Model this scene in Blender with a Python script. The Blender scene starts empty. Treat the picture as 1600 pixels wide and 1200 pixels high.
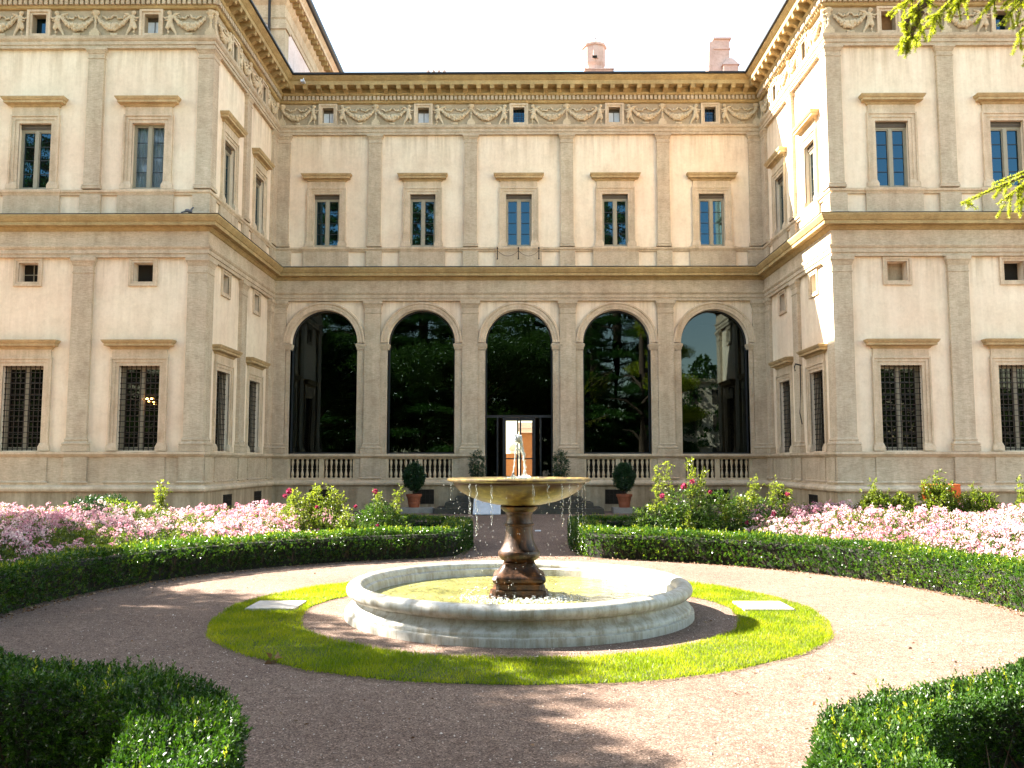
import bpy, math, random
import numpy as np
from mathutils import Vector, Matrix
R = math.radians
random.seed(7)
scene = bpy.context.scene
COL = scene.collection

# ------------------------------------------------------------------ camera
F_PX = 1370.7
cam_d = bpy.data.cameras.new('camera'); cam = bpy.data.objects.new('camera', cam_d); COL.objects.link(cam)
cam_d.sensor_width = 36.0; cam_d.lens = F_PX/1600*36; cam_d.clip_start = 0.05; cam_d.clip_end = 2000
cam.location = (0, 0, 1.9)
cam.rotation_euler = (math.pi/2+0.089, 0, 0.008)
scene.camera = cam

# ------------------------------------------------------------------ light
SUN = Vector((-1.15, 0.475, 1.0)).normalized()
elev = math.asin(SUN.z); azim = math.atan2(SUN.x, SUN.y)
world = bpy.data.worlds.new('World'); scene.world = world; world.use_nodes = True
wn = world.node_tree.nodes; wl = world.node_tree.links
for n in list(wn): wn.remove(n)
wo = wn.new('ShaderNodeOutputWorld'); bg = wn.new('ShaderNodeBackground'); sky = wn.new('ShaderNodeTexSky')
sky.sky_type = 'NISHITA'; sky.sun_disc = False; sky.sun_elevation = elev; sky.sun_rotation = azim
sky.air_density = 1.0; sky.dust_density = .7; sky.ozone_density = 1.0
bg.inputs['Strength'].default_value = 0.09
tn = wn.new('ShaderNodeMix'); tn.data_type = 'RGBA'; tn.blend_type = 'MULTIPLY'; tn.inputs['Factor'].default_value = 1; tn.inputs[7].default_value = (1.10, .96, .76, 1)
wl.new(sky.outputs[0], tn.inputs[6]); wl.new(tn.outputs[2], bg.inputs[0]); wl.new(bg.outputs[0], wo.inputs[0])
sun_d = bpy.data.lights.new('sun', 'SUN'); sun_d.energy = 5.0; sun_d.angle = R(0.53); sun_d.color = (1.0, 0.93, 0.82)
sun = bpy.data.objects.new('sun', sun_d); COL.objects.link(sun)
sun.rotation_euler = SUN.to_track_quat('Z', 'Y').to_euler(); sun.location = (-30, 10, 30)
scene.view_settings.view_transform = 'Standard'; scene.view_settings.look = 'None'
scene.view_settings.gamma = 1.0; scene.view_settings.exposure = 3.2
scene.cycles.max_bounces = 8; scene.cycles.transparent_max_bounces = 12; scene.cycles.diffuse_bounces = 5

# ------------------------------------------------------------------ helpers
def tag(o, label=None, cat=None, group=None, kind=None):
    if label: o['label'] = label
    if cat: o['category'] = cat
    if group: o['group'] = group
    if kind: o['kind'] = kind
    return o
def thing(name, label, cat, loc=(0, 0, 0), rz=0, group=None):
    o = bpy.data.objects.new(name, None); COL.objects.link(o); o.location = loc; o.rotation_euler = (0, 0, rz)
    o.empty_display_size = .3
    return tag(o, label, cat, group)
def par(o, parent):
    if parent is not None:
        o.parent = parent
    return o
class MB:
    """collects faces; fr maps local (u, p, z) to world"""
    def __init__(s, fr=None): s.v = []; s.f = []; s.fr = fr; s.m = []; s.cur = 0
    def add(s, vs, fs):
        b = len(s.v)
        if s.fr: vs = [s.fr(*v) for v in vs]
        s.v += [tuple(v) for v in vs]; s.f += [tuple(b+i for i in f) for f in fs]; s.m += [s.cur]*len(fs)
    def box(s, x0, x1, y0, y1, z0, z1):
        s.frust(x0, x1, y0, y1, z0, x0, x1, y0, y1, z1)
    def frust(s, a0, a1, b0, b1, z0, c0, c1, d0, d1, z1):
        s.add([(a0,b0,z0),(a1,b0,z0),(a1,b1,z0),(a0,b1,z0),(c0,d0,z1),(c1,d0,z1),(c1,d1,z1),(c0,d1,z1)],
              [(0,3,2,1),(4,5,6,7),(0,1,5,4),(1,2,6,5),(2,3,7,6),(3,0,4,7)])
    def stack(s, x0, x1, y0, y1, prof, ends=(1, 1), back=0):
        """rectangle x0..x1,y0..y1 grown by off at each level of prof [(off, z)]; y1 is the outer side"""
        vs = []; n = len(prof)
        for off, z in prof:
            vs += [(x0-off*ends[0], y0-off*back, z), (x1+off*ends[1], y0-off*back, z), (x1+off*ends[1], y1+off, z), (x0-off*ends[0], y1+off, z)]
        fs = [(0, 3, 2, 1), tuple(4*(n-1)+i for i in range(4))]
        for k in range(n-1):
            for i in range(4):
                j = (i+1) % 4; fs.append((4*k+i, 4*k+j, 4*k+4+j, 4*k+4+i))
        s.add(vs, fs)
    def lathe(s, prof, seg=32, c=(0, 0), cap=True, sx=1, sy=1):
        n = len(prof); vs = []
        for r, z in prof:
            for i in range(seg):
                a = 2*math.pi*i/seg; vs.append((c[0]+r*math.cos(a)*sx, c[1]+r*math.sin(a)*sy, z))
        fs = []
        for k in range(n-1):
            for i in range(seg):
                j = (i+1) % seg; fs.append((k*seg+i, k*seg+j, (k+1)*seg+j, (k+1)*seg+i))
        if cap: fs += [tuple(range(seg-1, -1, -1)), tuple((n-1)*seg+i for i in range(seg))]
        s.add(vs, fs)
    def tube(s, pts, rad, seg=8):
        pts = [Vector(p) for p in pts]; n = len(pts); vs = []
        if not hasattr(rad, '__len__'): rad = [rad]*n
        for k, p in enumerate(pts):
            d = (pts[min(k+1, n-1)]-pts[max(k-1, 0)]).normalized()
            a = d.cross(Vector((0, 0, 1)))
            if a.length < 1e-3: a = d.cross(Vector((1, 0, 0)))
            a.normalize(); b = d.cross(a)
            for i in range(seg):
                t = 2*math.pi*i/seg; vs.append(tuple(p+(a*math.cos(t)+b*math.sin(t))*rad[k]))
        fs = []
        for k in range(n-1):
            for i in range(seg):
                j = (i+1) % seg; fs.append((k*seg+i, k*seg+j, (k+1)*seg+j, (k+1)*seg+i))
        fs += [tuple(range(seg-1, -1, -1)), tuple((n-1)*seg+i for i in range(seg))]
        s.add(vs, fs)
    def ell(s, c, r, seg=8, rings=5, rot=None):
        vs = []; fs = []
        for k in range(rings+1):
            th = math.pi*k/rings
            for i in range(seg):
                ph = 2*math.pi*i/seg
                q = Vector((r[0]*math.sin(th)*math.cos(ph), r[1]*math.sin(th)*math.sin(ph), r[2]*math.cos(th)))
                if rot: q = rot @ q
                vs.append((c[0]+q.x, c[1]+q.y, c[2]+q.z))
        for k in range(rings):
            for i in range(seg):
                j = (i+1) % seg; fs.append((k*seg+i, k*seg+j, (k+1)*seg+j, (k+1)*seg+i))
        s.add(vs, fs)
    def extr(s, poly, x0, x1, axis='u'):
        """poly [(p,z)] extruded along u"""
        n = len(poly); vs = [(x0, p, z) for p, z in poly]+[(x1, p, z) for p, z in poly]
        s.add(vs, [tuple(range(n-1, -1, -1)), tuple(range(n, 2*n))]+[(i, (i+1) % n, n+(i+1) % n, n+i) for i in range(n)])
    def build(s, name, mat, parent=None, smooth=None, loc=None):
        me = bpy.data.meshes.new(name); me.from_pydata(s.v, [], s.f); me.validate(); me.update()
        import bmesh
        bm = bmesh.new(); bm.from_mesh(me); bmesh.ops.recalc_face_normals(bm, faces=bm.faces); bm.to_mesh(me); bm.free()
        for m in (mat if isinstance(mat, (list, tuple)) else [mat]): me.materials.append(m)
        if any(s.m) and len(s.m) == len(me.polygons): me.polygons.foreach_set('material_index', s.m)
        if smooth is not None: me.shade_smooth() if smooth >= 180 else me.set_sharp_from_angle(angle=R(smooth))
        if smooth is not None and smooth < 180:
            me.polygons.foreach_set('use_smooth', [True]*len(me.polygons))
        o = bpy.data.objects.new(name, me); COL.objects.link(o)
        if loc: o.location = loc
        return par(o, parent)
def inst(src, name, parent, mat4):
    o = bpy.data.objects.new(name, src.data); COL.objects.link(o); par(o, parent); o.matrix_local = mat4
    return o

def quads_obj(name, V, mat, parent=None, tint=None, nper=4, mats=None, midx=None, smooth=False):
    """V: (n, nper, 3) array of separate polygons"""
    n = V.shape[0]; me = bpy.data.meshes.new(name)
    me.vertices.add(n*nper); me.vertices.foreach_set('co', V.astype(np.float32).ravel())
    me.loops.add(n*nper); me.loops.foreach_set('vertex_index', np.arange(n*nper, dtype=np.int32))
    me.polygons.add(n); me.polygons.foreach_set('loop_start', np.arange(0, n*nper, nper, dtype=np.int32))
    for m in (mats or [mat]): me.materials.append(m)
    if midx is not None: me.polygons.foreach_set('material_index', midx.astype(np.int32))
    if tint is not None:
        at = me.attributes.new('tint', 'FLOAT', 'POINT'); at.data.foreach_set('value', np.repeat(tint, nper).astype(np.float32))
    me.update(calc_edges=True)
    o = bpy.data.objects.new(name, me); COL.objects.link(o)
    return par(o, parent)
def unit(a): return a/np.maximum(np.linalg.norm(a, axis=-1, keepdims=True), 1e-9)
def leaf_quads(P, D, L, W, rng, fold=.25):
    """one rhombic leaf per row"""
    n = len(P); D = unit(D); S = unit(np.cross(D, rng.normal(size=(n, 3)))); N = np.cross(D, S)
    L = np.broadcast_to(L, n)[:, None]; W = np.broadcast_to(W, n)[:, None]
    return np.stack([P, P+D*L*.45+S*W*.5+N*W*fold, P+D*L, P+D*L*.45-S*W*.5+N*W*fold], 1)
def sprigs(P, D, k, slen, L, W, rng, spread=.9):
    """k leaves up each short shoot"""
    n = len(P); D = unit(D); A = unit(np.cross(D, rng.normal(size=(n, 3)))); B = np.cross(D, A)
    out = []
    sl = slen*rng.uniform(.6, 1.3, n)[:, None]
    for i in range(k):
        t = (i+.5)/k; a = i*2.4+rng.uniform(-.4, .4, n)[:, None]
        side = A*np.cos(a)+B*np.sin(a)
        dd = D*(.35+.7*t)+side*spread*(1-.45*t)+rng.normal(size=(n, 3))*.15
        out.append(leaf_quads(P+D*sl*t, dd, L*rng.uniform(.7, 1.15, n), W*rng.uniform(.75, 1.1, n), rng))
    return np.concatenate(out)
def wob(P, s, ph=0):
    x, y, z = P[:, 0]*s+ph, P[:, 1]*s+ph*1.7, P[:, 2]*s-ph
    return (np.sin(x+1.3*np.sin(y*.9))+np.sin(y*1.3+1.1*np.sin(z*1.2+x*.7))+np.sin(z*1.7+.8*np.sin(x*1.4+2)))/3

# ------------------------------------------------------------------ materials
def newmat(name):
    m = bpy.data.materials.new(name); m.use_nodes = True; nt = m.node_tree
    for n in list(nt.nodes): nt.nodes.remove(n)
    return m, nt, nt.nodes.new('ShaderNodeOutputMaterial')
def nd(nt, t, **kw):
    n = nt.nodes.new(t)
    for k, v in kw.items():
        if k.startswith('i_'):
            n.inputs[k[2:].replace('_', ' ')].default_value = v
        else: setattr(n, k, v)
    return n
def noise(nt, scale, detail=4, rough=.6, vec=None, sc=(1, 1, 1)):
    g = nd(nt, 'ShaderNodeNewGeometry'); mp = nd(nt, 'ShaderNodeMapping'); mp.inputs['Scale'].default_value = sc
    nt.links.new(vec or g.outputs['Position'], mp.inputs['Vector'])
    n = nd(nt, 'ShaderNodeTexNoise'); n.inputs['Scale'].default_value = scale; n.inputs['Detail'].default_value = detail; n.inputs['Roughness'].default_value = rough
    nt.links.new(mp.outputs[0], n.inputs['Vector']); return n
def ramp(nt, src, stops):
    r = nd(nt, 'ShaderNodeValToRGB'); e = r.color_ramp.elements
    while len(e) < len(stops): e.new(.5)
    for i, (p, c) in enumerate(stops):
        e[i].position = p; e[i].color = (*c, 1) if len(c) == 3 else c
    nt.links.new(src, r.inputs[0]); return r
def mixc(nt, mode, fac, a, b):
    m = nd(nt, 'ShaderNodeMix', data_type='RGBA', blend_type=mode)
    for s, v in ((m.inputs['Factor'], fac), (m.inputs[6], a), (m.inputs[7], b)):
        if hasattr(v, 'links'): nt.links.new(v, s)
        else: s.default_value = v if not isinstance(v, tuple) else ((*v, 1) if len(v) == 3 else v)
    return m.outputs[2]
def bump(nt, h, strength, dist):
    b = nd(nt, 'ShaderNodeBump'); b.inputs['Strength'].default_value = strength; b.inputs['Distance'].default_value = dist
    nt.links.new(h, b.inputs['Height']); return b
def stone(name, base, alt, big=.7, fine=14, rough=.9, streak=0.0, runs=False, mot=.55, lines=0.0, bmp=.35, dark=(.5, .46, .4), bdist=.01):
    m, nt, out = newmat(name)
    p = nd(nt, 'ShaderNodeBsdfPrincipled'); p.inputs['Roughness'].default_value = rough
    p.inputs['Specular IOR Level'].default_value = .25
    n1 = noise(nt, big, 6, .65); c = ramp(nt, n1.outputs[0], [(.32, base), (.68, alt)]).outputs[0]
    n2 = noise(nt, fine, 5, .7); c = mixc(nt, 'MULTIPLY', mot, c, ramp(nt, n2.outputs[0], [(.3, (.72, .7, .66)), (.6, (1, 1, 1))]).outputs[0])
    n4 = noise(nt, 2.6, 6, .75); c = mixc(nt, 'MULTIPLY', mot*.9, c, ramp(nt, n4.outputs[0], [(.36, (.74, .71, .66)), (.52, (1, 1, 1))]).outputs[0])
    if runs:   # rain runs hanging from the two cornices, damp tide mark near the ground
        gg = nd(nt, 'ShaderNodeNewGeometry'); sz = nd(nt, 'ShaderNodeSeparateXYZ'); nt.links.new(gg.outputs['Position'], sz.inputs[0])
        n8 = noise(nt, 1, 5, .7, sc=(4.5, 4.5, .25)); acc = None
        for za, zb in ((13.6, 15.25), (6.9, 8.4)):
            a_ = nd(nt, 'ShaderNodeMapRange'); a_.inputs[1].default_value = za; a_.inputs[2].default_value = zb; nt.links.new(sz.outputs[2], a_.inputs[0])
            b_ = nd(nt, 'ShaderNodeMath', operation='LESS_THAN'); b_.inputs[1].default_value = zb+.1; nt.links.new(sz.outputs[2], b_.inputs[0])
            c_ = nd(nt, 'ShaderNodeMath', operation='MULTIPLY'); nt.links.new(a_.outputs[0], c_.inputs[0]); nt.links.new(b_.outputs[0], c_.inputs[1])
            if acc is None: acc = c_
            else: d_ = nd(nt, 'ShaderNodeMath', operation='ADD'); nt.links.new(acc.outputs[0], d_.inputs[0]); nt.links.new(c_.outputs[0], d_.inputs[1]); acc = d_
        e_ = nd(nt, 'ShaderNodeMapRange'); e_.inputs[1].default_value = .44; e_.inputs[2].default_value = .66; nt.links.new(n8.outputs[0], e_.inputs[0])
        f_2 = nd(nt, 'ShaderNodeMath', operation='MULTIPLY'); nt.links.new(acc.outputs[0], f_2.inputs[0]); nt.links.new(e_.outputs[0], f_2.inputs[1])
        g_2 = nd(nt, 'ShaderNodeMath', operation='MULTIPLY'); g_2.inputs[1].default_value = .75; nt.links.new(f_2.outputs[0], g_2.inputs[0])
        c = mixc(nt, 'MULTIPLY', g_2.outputs[0], c, (.62, .56, .48))
    n6 = noise(nt, .3, 4, .6); c = mixc(nt, 'MULTIPLY', .8, c, ramp(nt, n6.outputs[0], [(.38, (.95, .86, .84)), (.62, (1, 1, 1))]).outputs[0])
    h = n2.outputs[0]
    if lines:
        n3 = noise(nt, 1, 4, .6, sc=(7, 7, 75)); c = mixc(nt, 'MULTIPLY', lines, c, ramp(nt, n3.outputs[0], [(.34, (.5, .46, .4)), (.58, (1, 1, 1))]).outputs[0])
        w = nd(nt, 'ShaderNodeMath', operation='ADD'); nt.links.new(n3.outputs[0], w.inputs[0]); nt.links.new(h, w.inputs[1]); h = w.outputs[0]
    if streak:
        n5 = noise(nt, 1, 5, .7, sc=(3.2, 3.2, .3)); c = mixc(nt, 'MULTIPLY', streak, c, ramp(nt, n5.outputs[0], [(.4, dark), (.6, (1, 1, 1))]).outputs[0])
    nt.links.new(c, p.inputs['Base Color']); b = bump(nt, h, bmp, bdist); nt.links.new(b.outputs[0], p.inputs['Normal'])
    nt.links.new(p.outputs[0], out.inputs[0]); return m
def plain(name, col, rough=.6, metal=0, var=.25, scale=6, spec=.4):
    m, nt, out = newmat(name); p = nd(nt, 'ShaderNodeBsdfPrincipled'); p.inputs['Roughness'].default_value = rough
    p.inputs['Metallic'].default_value = metal; p.inputs['Specular IOR Level'].default_value = spec
    n = noise(nt, scale, 5, .65); c = mixc(nt, 'MULTIPLY', var*2, tuple(col), ramp(nt, n.outputs[0], [(.3, (.55, .55, .55)), (.65, (1, 1, 1))]).outputs[0])
    nt.links.new(c, p.inputs['Base Color']); nt.links.new(p.outputs[0], out.inputs[0]); return m
def leafmat(name, c0, c1, c2, trans=.45, gloss=.35, tcol=1.25, rough=.35):
    """c0..c2 spread over the per-leaf tint"""
    m, nt, out = newmat(name); at = nd(nt, 'ShaderNodeAttribute', attribute_name='tint')
    r = ramp(nt, at.outputs['Fac'], [(0, c0), (.55, c1), (1, c2)])
    p = nd(nt, 'ShaderNodeBsdfPrincipled'); p.inputs['Roughness'].default_value = rough; p.inputs['Specular IOR Level'].default_value = gloss
    nt.links.new(r.outputs[0], p.inputs['Base Color'])
    tr = nd(nt, 'ShaderNodeBsdfTranslucent'); tc = mixc(nt, 'MULTIPLY', 1.0, r.outputs[0], (tcol*1.15, tcol*1.25, tcol*.45)); nt.links.new(tc, tr.inputs[0])
    mx = nd(nt, 'ShaderNodeMixShader'); mx.inputs[0].default_value = trans
    nt.links.new(p.outputs[0], mx.inputs[1]); nt.links.new(tr.outputs[0], mx.inputs[2]); nt.links.new(mx.outputs[0], out.inputs[0]); return m
def petalmat(name, c0, c1, c2, trans=.35):
    m, nt, out = newmat(name); at = nd(nt, 'ShaderNodeAttribute', attribute_name='tint')
    r = ramp(nt, at.outputs['Fac'], [(0, c0), (.5, c1), (1, c2)])
    d = nd(nt, 'ShaderNodeBsdfDiffuse'); tr = nd(nt, 'ShaderNodeBsdfTranslucent'); mx = nd(nt, 'ShaderNodeMixShader'); mx.inputs[0].default_value = trans
    nt.links.new(r.outputs[0], d.inputs[0]); nt.links.new(r.outputs[0], tr.inputs[0])
    nt.links.new(d.outputs[0], mx.inputs[1]); nt.links.new(tr.outputs[0], mx.inputs[2]); nt.links.new(mx.outputs[0], out.inputs[0]); return m
def glass(name, dark=True, ior=1.9, tint=(.6, .62, .58), wav=.0015, rough=0.0, gcol=(1, 1, 1)):
    m, nt, out = newmat(name)
    fr = nd(nt, 'ShaderNodeFresnel'); fr.inputs['IOR'].default_value = ior
    gl = nd(nt, 'ShaderNodeBsdfGlossy'); gl.inputs['Roughness'].default_value = rough; gl.inputs[0].default_value = (*gcol, 1)
    n = noise(nt, .45, 2, .4); b = bump(nt, n.outputs[0], 1.0, wav*3); nt.links.new(b.outputs[0], gl.inputs['Normal']); 
    if dark:
        o2 = nd(nt, 'ShaderNodeBsdfDiffuse'); o2.inputs[0].default_value = (.006, .006, .005, 1)
    else:
        o2 = nd(nt, 'ShaderNodeBsdfTransparent'); o2.inputs[0].default_value = (*tint, 1)
    mx = nd(nt, 'ShaderNodeMixShader'); nt.links.new(fr.outputs[0], mx.inputs[0]); nt.links.new(o2.outputs[0], mx.inputs[1]); nt.links.new(gl.outputs[0], mx.inputs[2])
    nt.links.new(mx.outputs[0], out.inputs[0]); return m

M = {}
M['stucco'] = stone('cream_stucco', (.89, .77, .59), (.81, .68, .505), big=.8, fine=9, streak=.25, runs=True, mot=.3, dark=(.72, .66, .58))
M['travertine'] = stone('travertine', (.67, .56, .405), (.55, .455, .325), big=1.4, fine=20, lines=.5, streak=.25)
M['trim'] = stone('trim_stone', (.76, .635, .46), (.62, .50, .35), big=1.6, fine=22, streak=.35, lines=.2)
M['cornice'] = stone('ochre_cornice', (.56, .42, .20), (.43, .32, .15), big=1.1, fine=18, lines=.5, streak=.3)
M['hood'] = stone('ochre_hood', (.62, .47, .26), (.50, .37, .19), big=1.5, fine=18, lines=.3, streak=.3)
M['relief'] = stone('relief_stone', (.66, .55, .38), (.54, .44, .29), big=3, fine=25, bmp=.2)
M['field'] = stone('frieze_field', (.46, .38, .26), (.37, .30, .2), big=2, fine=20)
M['plinth'] = stone('plinth_stone', (.56, .46, .32), (.42, .34, .225), big=.6, fine=12, streak=.6, dark=(.42, .38, .3))
M['pink_plaster'] = stone('pink_plaster', (.60, .47, .42), (.48, .37, .33), big=2, fine=14)
M['pale_plaster'] = stone('pale_plaster', (.80, .70, .68), (.72, .62, .60), big=1, fine=10)
M['darkmetal'] = plain('dark_metal', (.03, .03, .032), .45, .3)
M['iron'] = plain('rusty_iron', (.035, .026, .02), .7, .4)
M['gutter'] = plain('gutter_metal', (.028, .026, .026), .5, .4)
M['casement'] = plain('painted_casement', (.31, .27, .19), .5, 0, .12)
M['blind'] = plain('brown_blind', (.10, .075, .05), .6)
M['glass'] = glass('window_glass', True, 1.8, gcol=(.26, .66, 1.0))  # gloss tinted blue to paint a deeper sky reflection
M['glasslow'] = glass('ground_floor_glass', True, 1.5, gcol=(.75, .7, .55))
M['glassarch'] = glass('loggia_glass', False, 1.5, (.25, .25, .2), gcol=(.7, .92, 1))  # slight blue in the gloss colour paints the reflected sky
M['glassdoor'] = glass('door_glass', False, 1.45, (.9, .9, .88))
M['tile'] = plain('roof_tile', (.20, .10, .06), .85, 0, .4, 3)
M['curtain'] = plain('white_curtain', (.75, .78, .82), .9, 0, .15, 8)
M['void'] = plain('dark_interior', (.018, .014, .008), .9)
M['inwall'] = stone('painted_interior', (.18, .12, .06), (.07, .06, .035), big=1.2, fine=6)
M['terracotta'] = plain('terracotta', (.27, .08, .035), .75, 0, .25, 9)
M['greystone'] = stone('grey_slab', (.30, .29, .26), (.22, .21, .19), big=3, fine=20)
M['peperino'] = stone('dark_steps', (.075, .068, .055), (.045, .045, .035), big=2.5, fine=25)
M['white_metal'] = plain('white_ribbed_metal', (.62, .64, .68), .5)
M['ochre'] = stone('ochre_wall', (.27, .145, .06), (.23, .12, .05), big=.6, fine=5)
M['whitewall'] = plain('white_wall', (.5, .47, .42), .9, 0, .1)
M['orange'] = plain('orange_plastic', (.75, .13, .02), .5, 0, .1)
M['wood'] = stone('bark', (.12, .08, .05), (.06, .042, .03), big=6, fine=40, lines=.3)
M['twig'] = plain('twigs', (.012, .012, .005), .95, 0, .4, 30)  # near-black so hedge cores read as inner shade
M['box'] = leafmat('box_leaves', (.012, .040, .005), (.045, .10, .010), (.17, .21, .018), trans=.42, gloss=.5, rough=.28)
M['box_young_lit'] = leafmat('young_and_sunlit_box_leaves', (.09, .14, .012), (.17, .20, .02), (.30, .29, .035), trans=.5)  # young leaf colour, also painting sun onto the back hedge tops
M['box_front'] = leafmat('glossy_box_leaves', (.010, .030, .004), (.030, .075, .008), (.075, .125, .014), trans=.34, gloss=.4, rough=.42)
M['rose'] = leafmat('rose_leaves', (.015, .042, .008), (.045, .085, .014), (.12, .15, .03), trans=.42, gloss=.35)
M['limeleaf'] = leafmat('pale_shrub_leaves', (.045, .075, .01), (.11, .14, .02), (.20, .215, .04), trans=.5)
M['darkleaf'] = leafmat('dark_evergreen_leaves', (.008, .03, .01), (.018, .055, .016), (.035, .085, .02), trans=.2, gloss=.5)
M['bedleaf'] = leafmat('bed_foliage', (.025, .05, .01), (.07, .095, .02), (.16, .165, .04), trans=.45)
M['pink'] = petalmat('pink_petals', (.46, .16, .24), (.66, .36, .42), (.84, .68, .68))
M['magenta'] = petalmat('magenta_petals', (.22, .012, .05), (.36, .03, .09), (.5, .12, .2))
M['palepetal'] = petalmat('pale_petals', (.75, .55, .5), (.8, .7, .62), (.85, .85, .8))
M['grassblade'] = leafmat('grass_blades', (.09, .14, .005), (.19, .225, .008), (.33, .31, .02), trans=.5, gloss=.15, tcol=1.3)
M['cedar'] = leafmat('cedar_needles', (.11, .14, .012), (.24, .26, .02), (.38, .37, .04), trans=.6, tcol=1.5)
M['conifer'] = leafmat('conifer_foliage', (.012, .045, .008), (.035, .095, .014), (.08, .16, .025), trans=.25, gloss=.3)
M['broadleaf'] = leafmat('broad_leaves', (.02, .05, .01), (.05, .10, .02), (.09, .16, .03), trans=.35)
M['litter'] = petalmat('dry_leaves', (.10, .045, .02), (.25, .14, .07), (.45, .33, .22), .2)

def marble():
    m, nt, out = newmat('basin_marble'); p = nd(nt, 'ShaderNodeBsdfPrincipled'); p.inputs['Roughness'].default_value = .5
    n1 = noise(nt, 1.6, 6, .7); c = ramp(nt, n1.outputs[0], [(.3, (.38, .365, .335)), (.7, (.53, .51, .46))]).outputs[0]
    n2 = noise(nt, 1, 6, .7, sc=(9, 9, 1.2)); c = mixc(nt, 'MULTIPLY', .7, c, ramp(nt, n2.outputs[0], [(.40, (.5, .42, .27)), (.58, (1, 1, 1))]).outputs[0])
    n3 = noise(nt, 26, 5, .7); c = mixc(nt, 'MULTIPLY', .4, c, ramp(nt, n3.outputs[0], [(.35, (.6, .6, .56)), (.5, (1, 1, 1))]).outputs[0])
    nt.links.new(c, p.inputs['Base Color']); nt.links.new(bump(nt, n3.outputs[0], .3, .006).outputs[0], p.inputs['Normal'])
    nt.links.new(p.outputs[0], out.inputs[0]); return m
def wetstone():
    m, nt, out = newmat('wet_rusty_stone'); p = nd(nt, 'ShaderNodeBsdfPrincipled'); p.inputs['Specular IOR Level'].default_value = .35
    n1 = noise(nt, 5, 6, .7, sc=(1.6, 1.6, .5)); c = ramp(nt, n1.outputs[0], [(.40, (.012, .005, .002)), (.56, (.055, .02, .005)), (.78, (.24, .085, .018))]).outputs[0]
    n2 = noise(nt, 30, 4, .7); nt.links.new(c, p.inputs['Base Color'])
    rr = ramp(nt, n1.outputs[0], [(.3, (.3, .3, .3)), (.7, (.6, .6, .6))]); nt.links.new(rr.outputs[0], p.inputs['Roughness'])
    nt.links.new(bump(nt, n2.outputs[0], .5, .006).outputs[0], p.inputs['Normal']); nt.links.new(p.outputs[0], out.inputs[0]); return m
def bowlstone():
    m, nt, out = newmat('algae_bowl_stone'); p = nd(nt, 'ShaderNodeBsdfPrincipled')
    n1 = noise(nt, 3.5, 6, .7, sc=(2.2, 2.2, .8)); c = ramp(nt, n1.outputs[0], [(.36, (.03, .015, .005)), (.52, (.10, .065, .014)), (.70, (.24, .18, .05))]).outputs[0]
    g_ = nd(nt, 'ShaderNodeNewGeometry'); sp_ = nd(nt, 'ShaderNodeSeparateXYZ'); nt.links.new(g_.outputs['Position'], sp_.inputs[0])
    n7 = noise(nt, 6, 4, .6, sc=(1, 1, .3)); ma = nd(nt, 'ShaderNodeMath', operation='MULTIPLY_ADD'); ma.inputs[1].default_value = .22; nt.links.new(n7.outputs[0], ma.inputs[0]); nt.links.new(sp_.outputs[2], ma.inputs[2])
    c = mixc(nt, 'MULTIPLY', 1.0, c, ramp(nt, ma.outputs[0], [(0, (1, 1, 1)), (1, (1, 1, 1))]).outputs[0]) if False else c
    mr = nd(nt, 'ShaderNodeMapRange'); mr.inputs[1].default_value = 1.62; mr.inputs[2].default_value = 1.70; nt.links.new(ma.outputs[0], mr.inputs[0])
    mr2 = nd(nt, 'ShaderNodeMapRange'); mr2.inputs[1].default_value = 1.785; mr2.inputs[2].default_value = 1.76; nt.links.new(ma.outputs[0], mr2.inputs[0])
    mm = nd(nt, 'ShaderNodeMath', operation='MULTIPLY'); nt.links.new(mr.outputs[0], mm.inputs[0]); nt.links.new(mr2.outputs[0], mm.inputs[1])
    c = mixc(nt, 'MIX', mm.outputs[0], c, (.035, .014, .005))
    n2 = noise(nt, 30, 4, .7); nt.links.new(c, p.inputs['Base Color']); p.inputs['Roughness'].default_value = .35
    nt.links.new(bump(nt, n2.outputs[0], .4, .005).outputs[0], p.inputs['Normal']); nt.links.new(p.outputs[0], out.inputs[0]); return m
def water():
    m, nt, out = newmat('basin_water')
    n1 = noise(nt, 5, 3, .6); n2 = noise(nt, 16, 3, .6)
    g = nd(nt, 'ShaderNodeNewGeometry'); vm = nd(nt, 'ShaderNodeVectorMath', operation='DISTANCE'); vm.inputs[1].default_value = (0, 11.4, .2)
    nt.links.new(g.outputs['Position'], vm.inputs[0])
    wv = nd(nt, 'ShaderNodeMath', operation='SINE'); mu = nd(nt, 'ShaderNodeMath', operation='MULTIPLY_ADD'); mu.inputs[1].default_value = 30
    nt.links.new(vm.outputs['Value'], mu.inputs[0]); nt.links.new(n1.outputs[0], mu.inputs[2]); nt.links.new(mu.outputs[0], wv.inputs[0])
    s1 = nd(nt, 'ShaderNodeMath', operation='MULTIPLY_ADD'); s1.inputs[1].default_value = .12; nt.links.new(wv.outputs[0], s1.inputs[0]); nt.links.new(n2.outputs[0], s1.inputs[2])
    s2 = nd(nt, 'ShaderNodeMath', operation='ADD'); nt.links.new(s1.outputs[0], s2.inputs[0]); nt.links.new(n1.outputs[0], s2.inputs[1])
    b = bump(nt, s2.outputs[0], 1.0, .05)
    p = nd(nt, 'ShaderNodeBsdfPrincipled'); p.inputs['Roughness'].default_value = .04; p.inputs['IOR'].default_value = 1.33
    n3 = noise(nt, 2.2, 4, .6); c = ramp(nt, n3.outputs[0], [(.35, (.13, .125, .03)), (.65, (.27, .245, .08))])
    nt.links.new(c.outputs[0], p.inputs['Base Color']); nt.links.new(b.outputs[0], p.inputs['Normal']); nt.links.new(p.outputs[0], out.inputs[0]); return m
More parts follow.
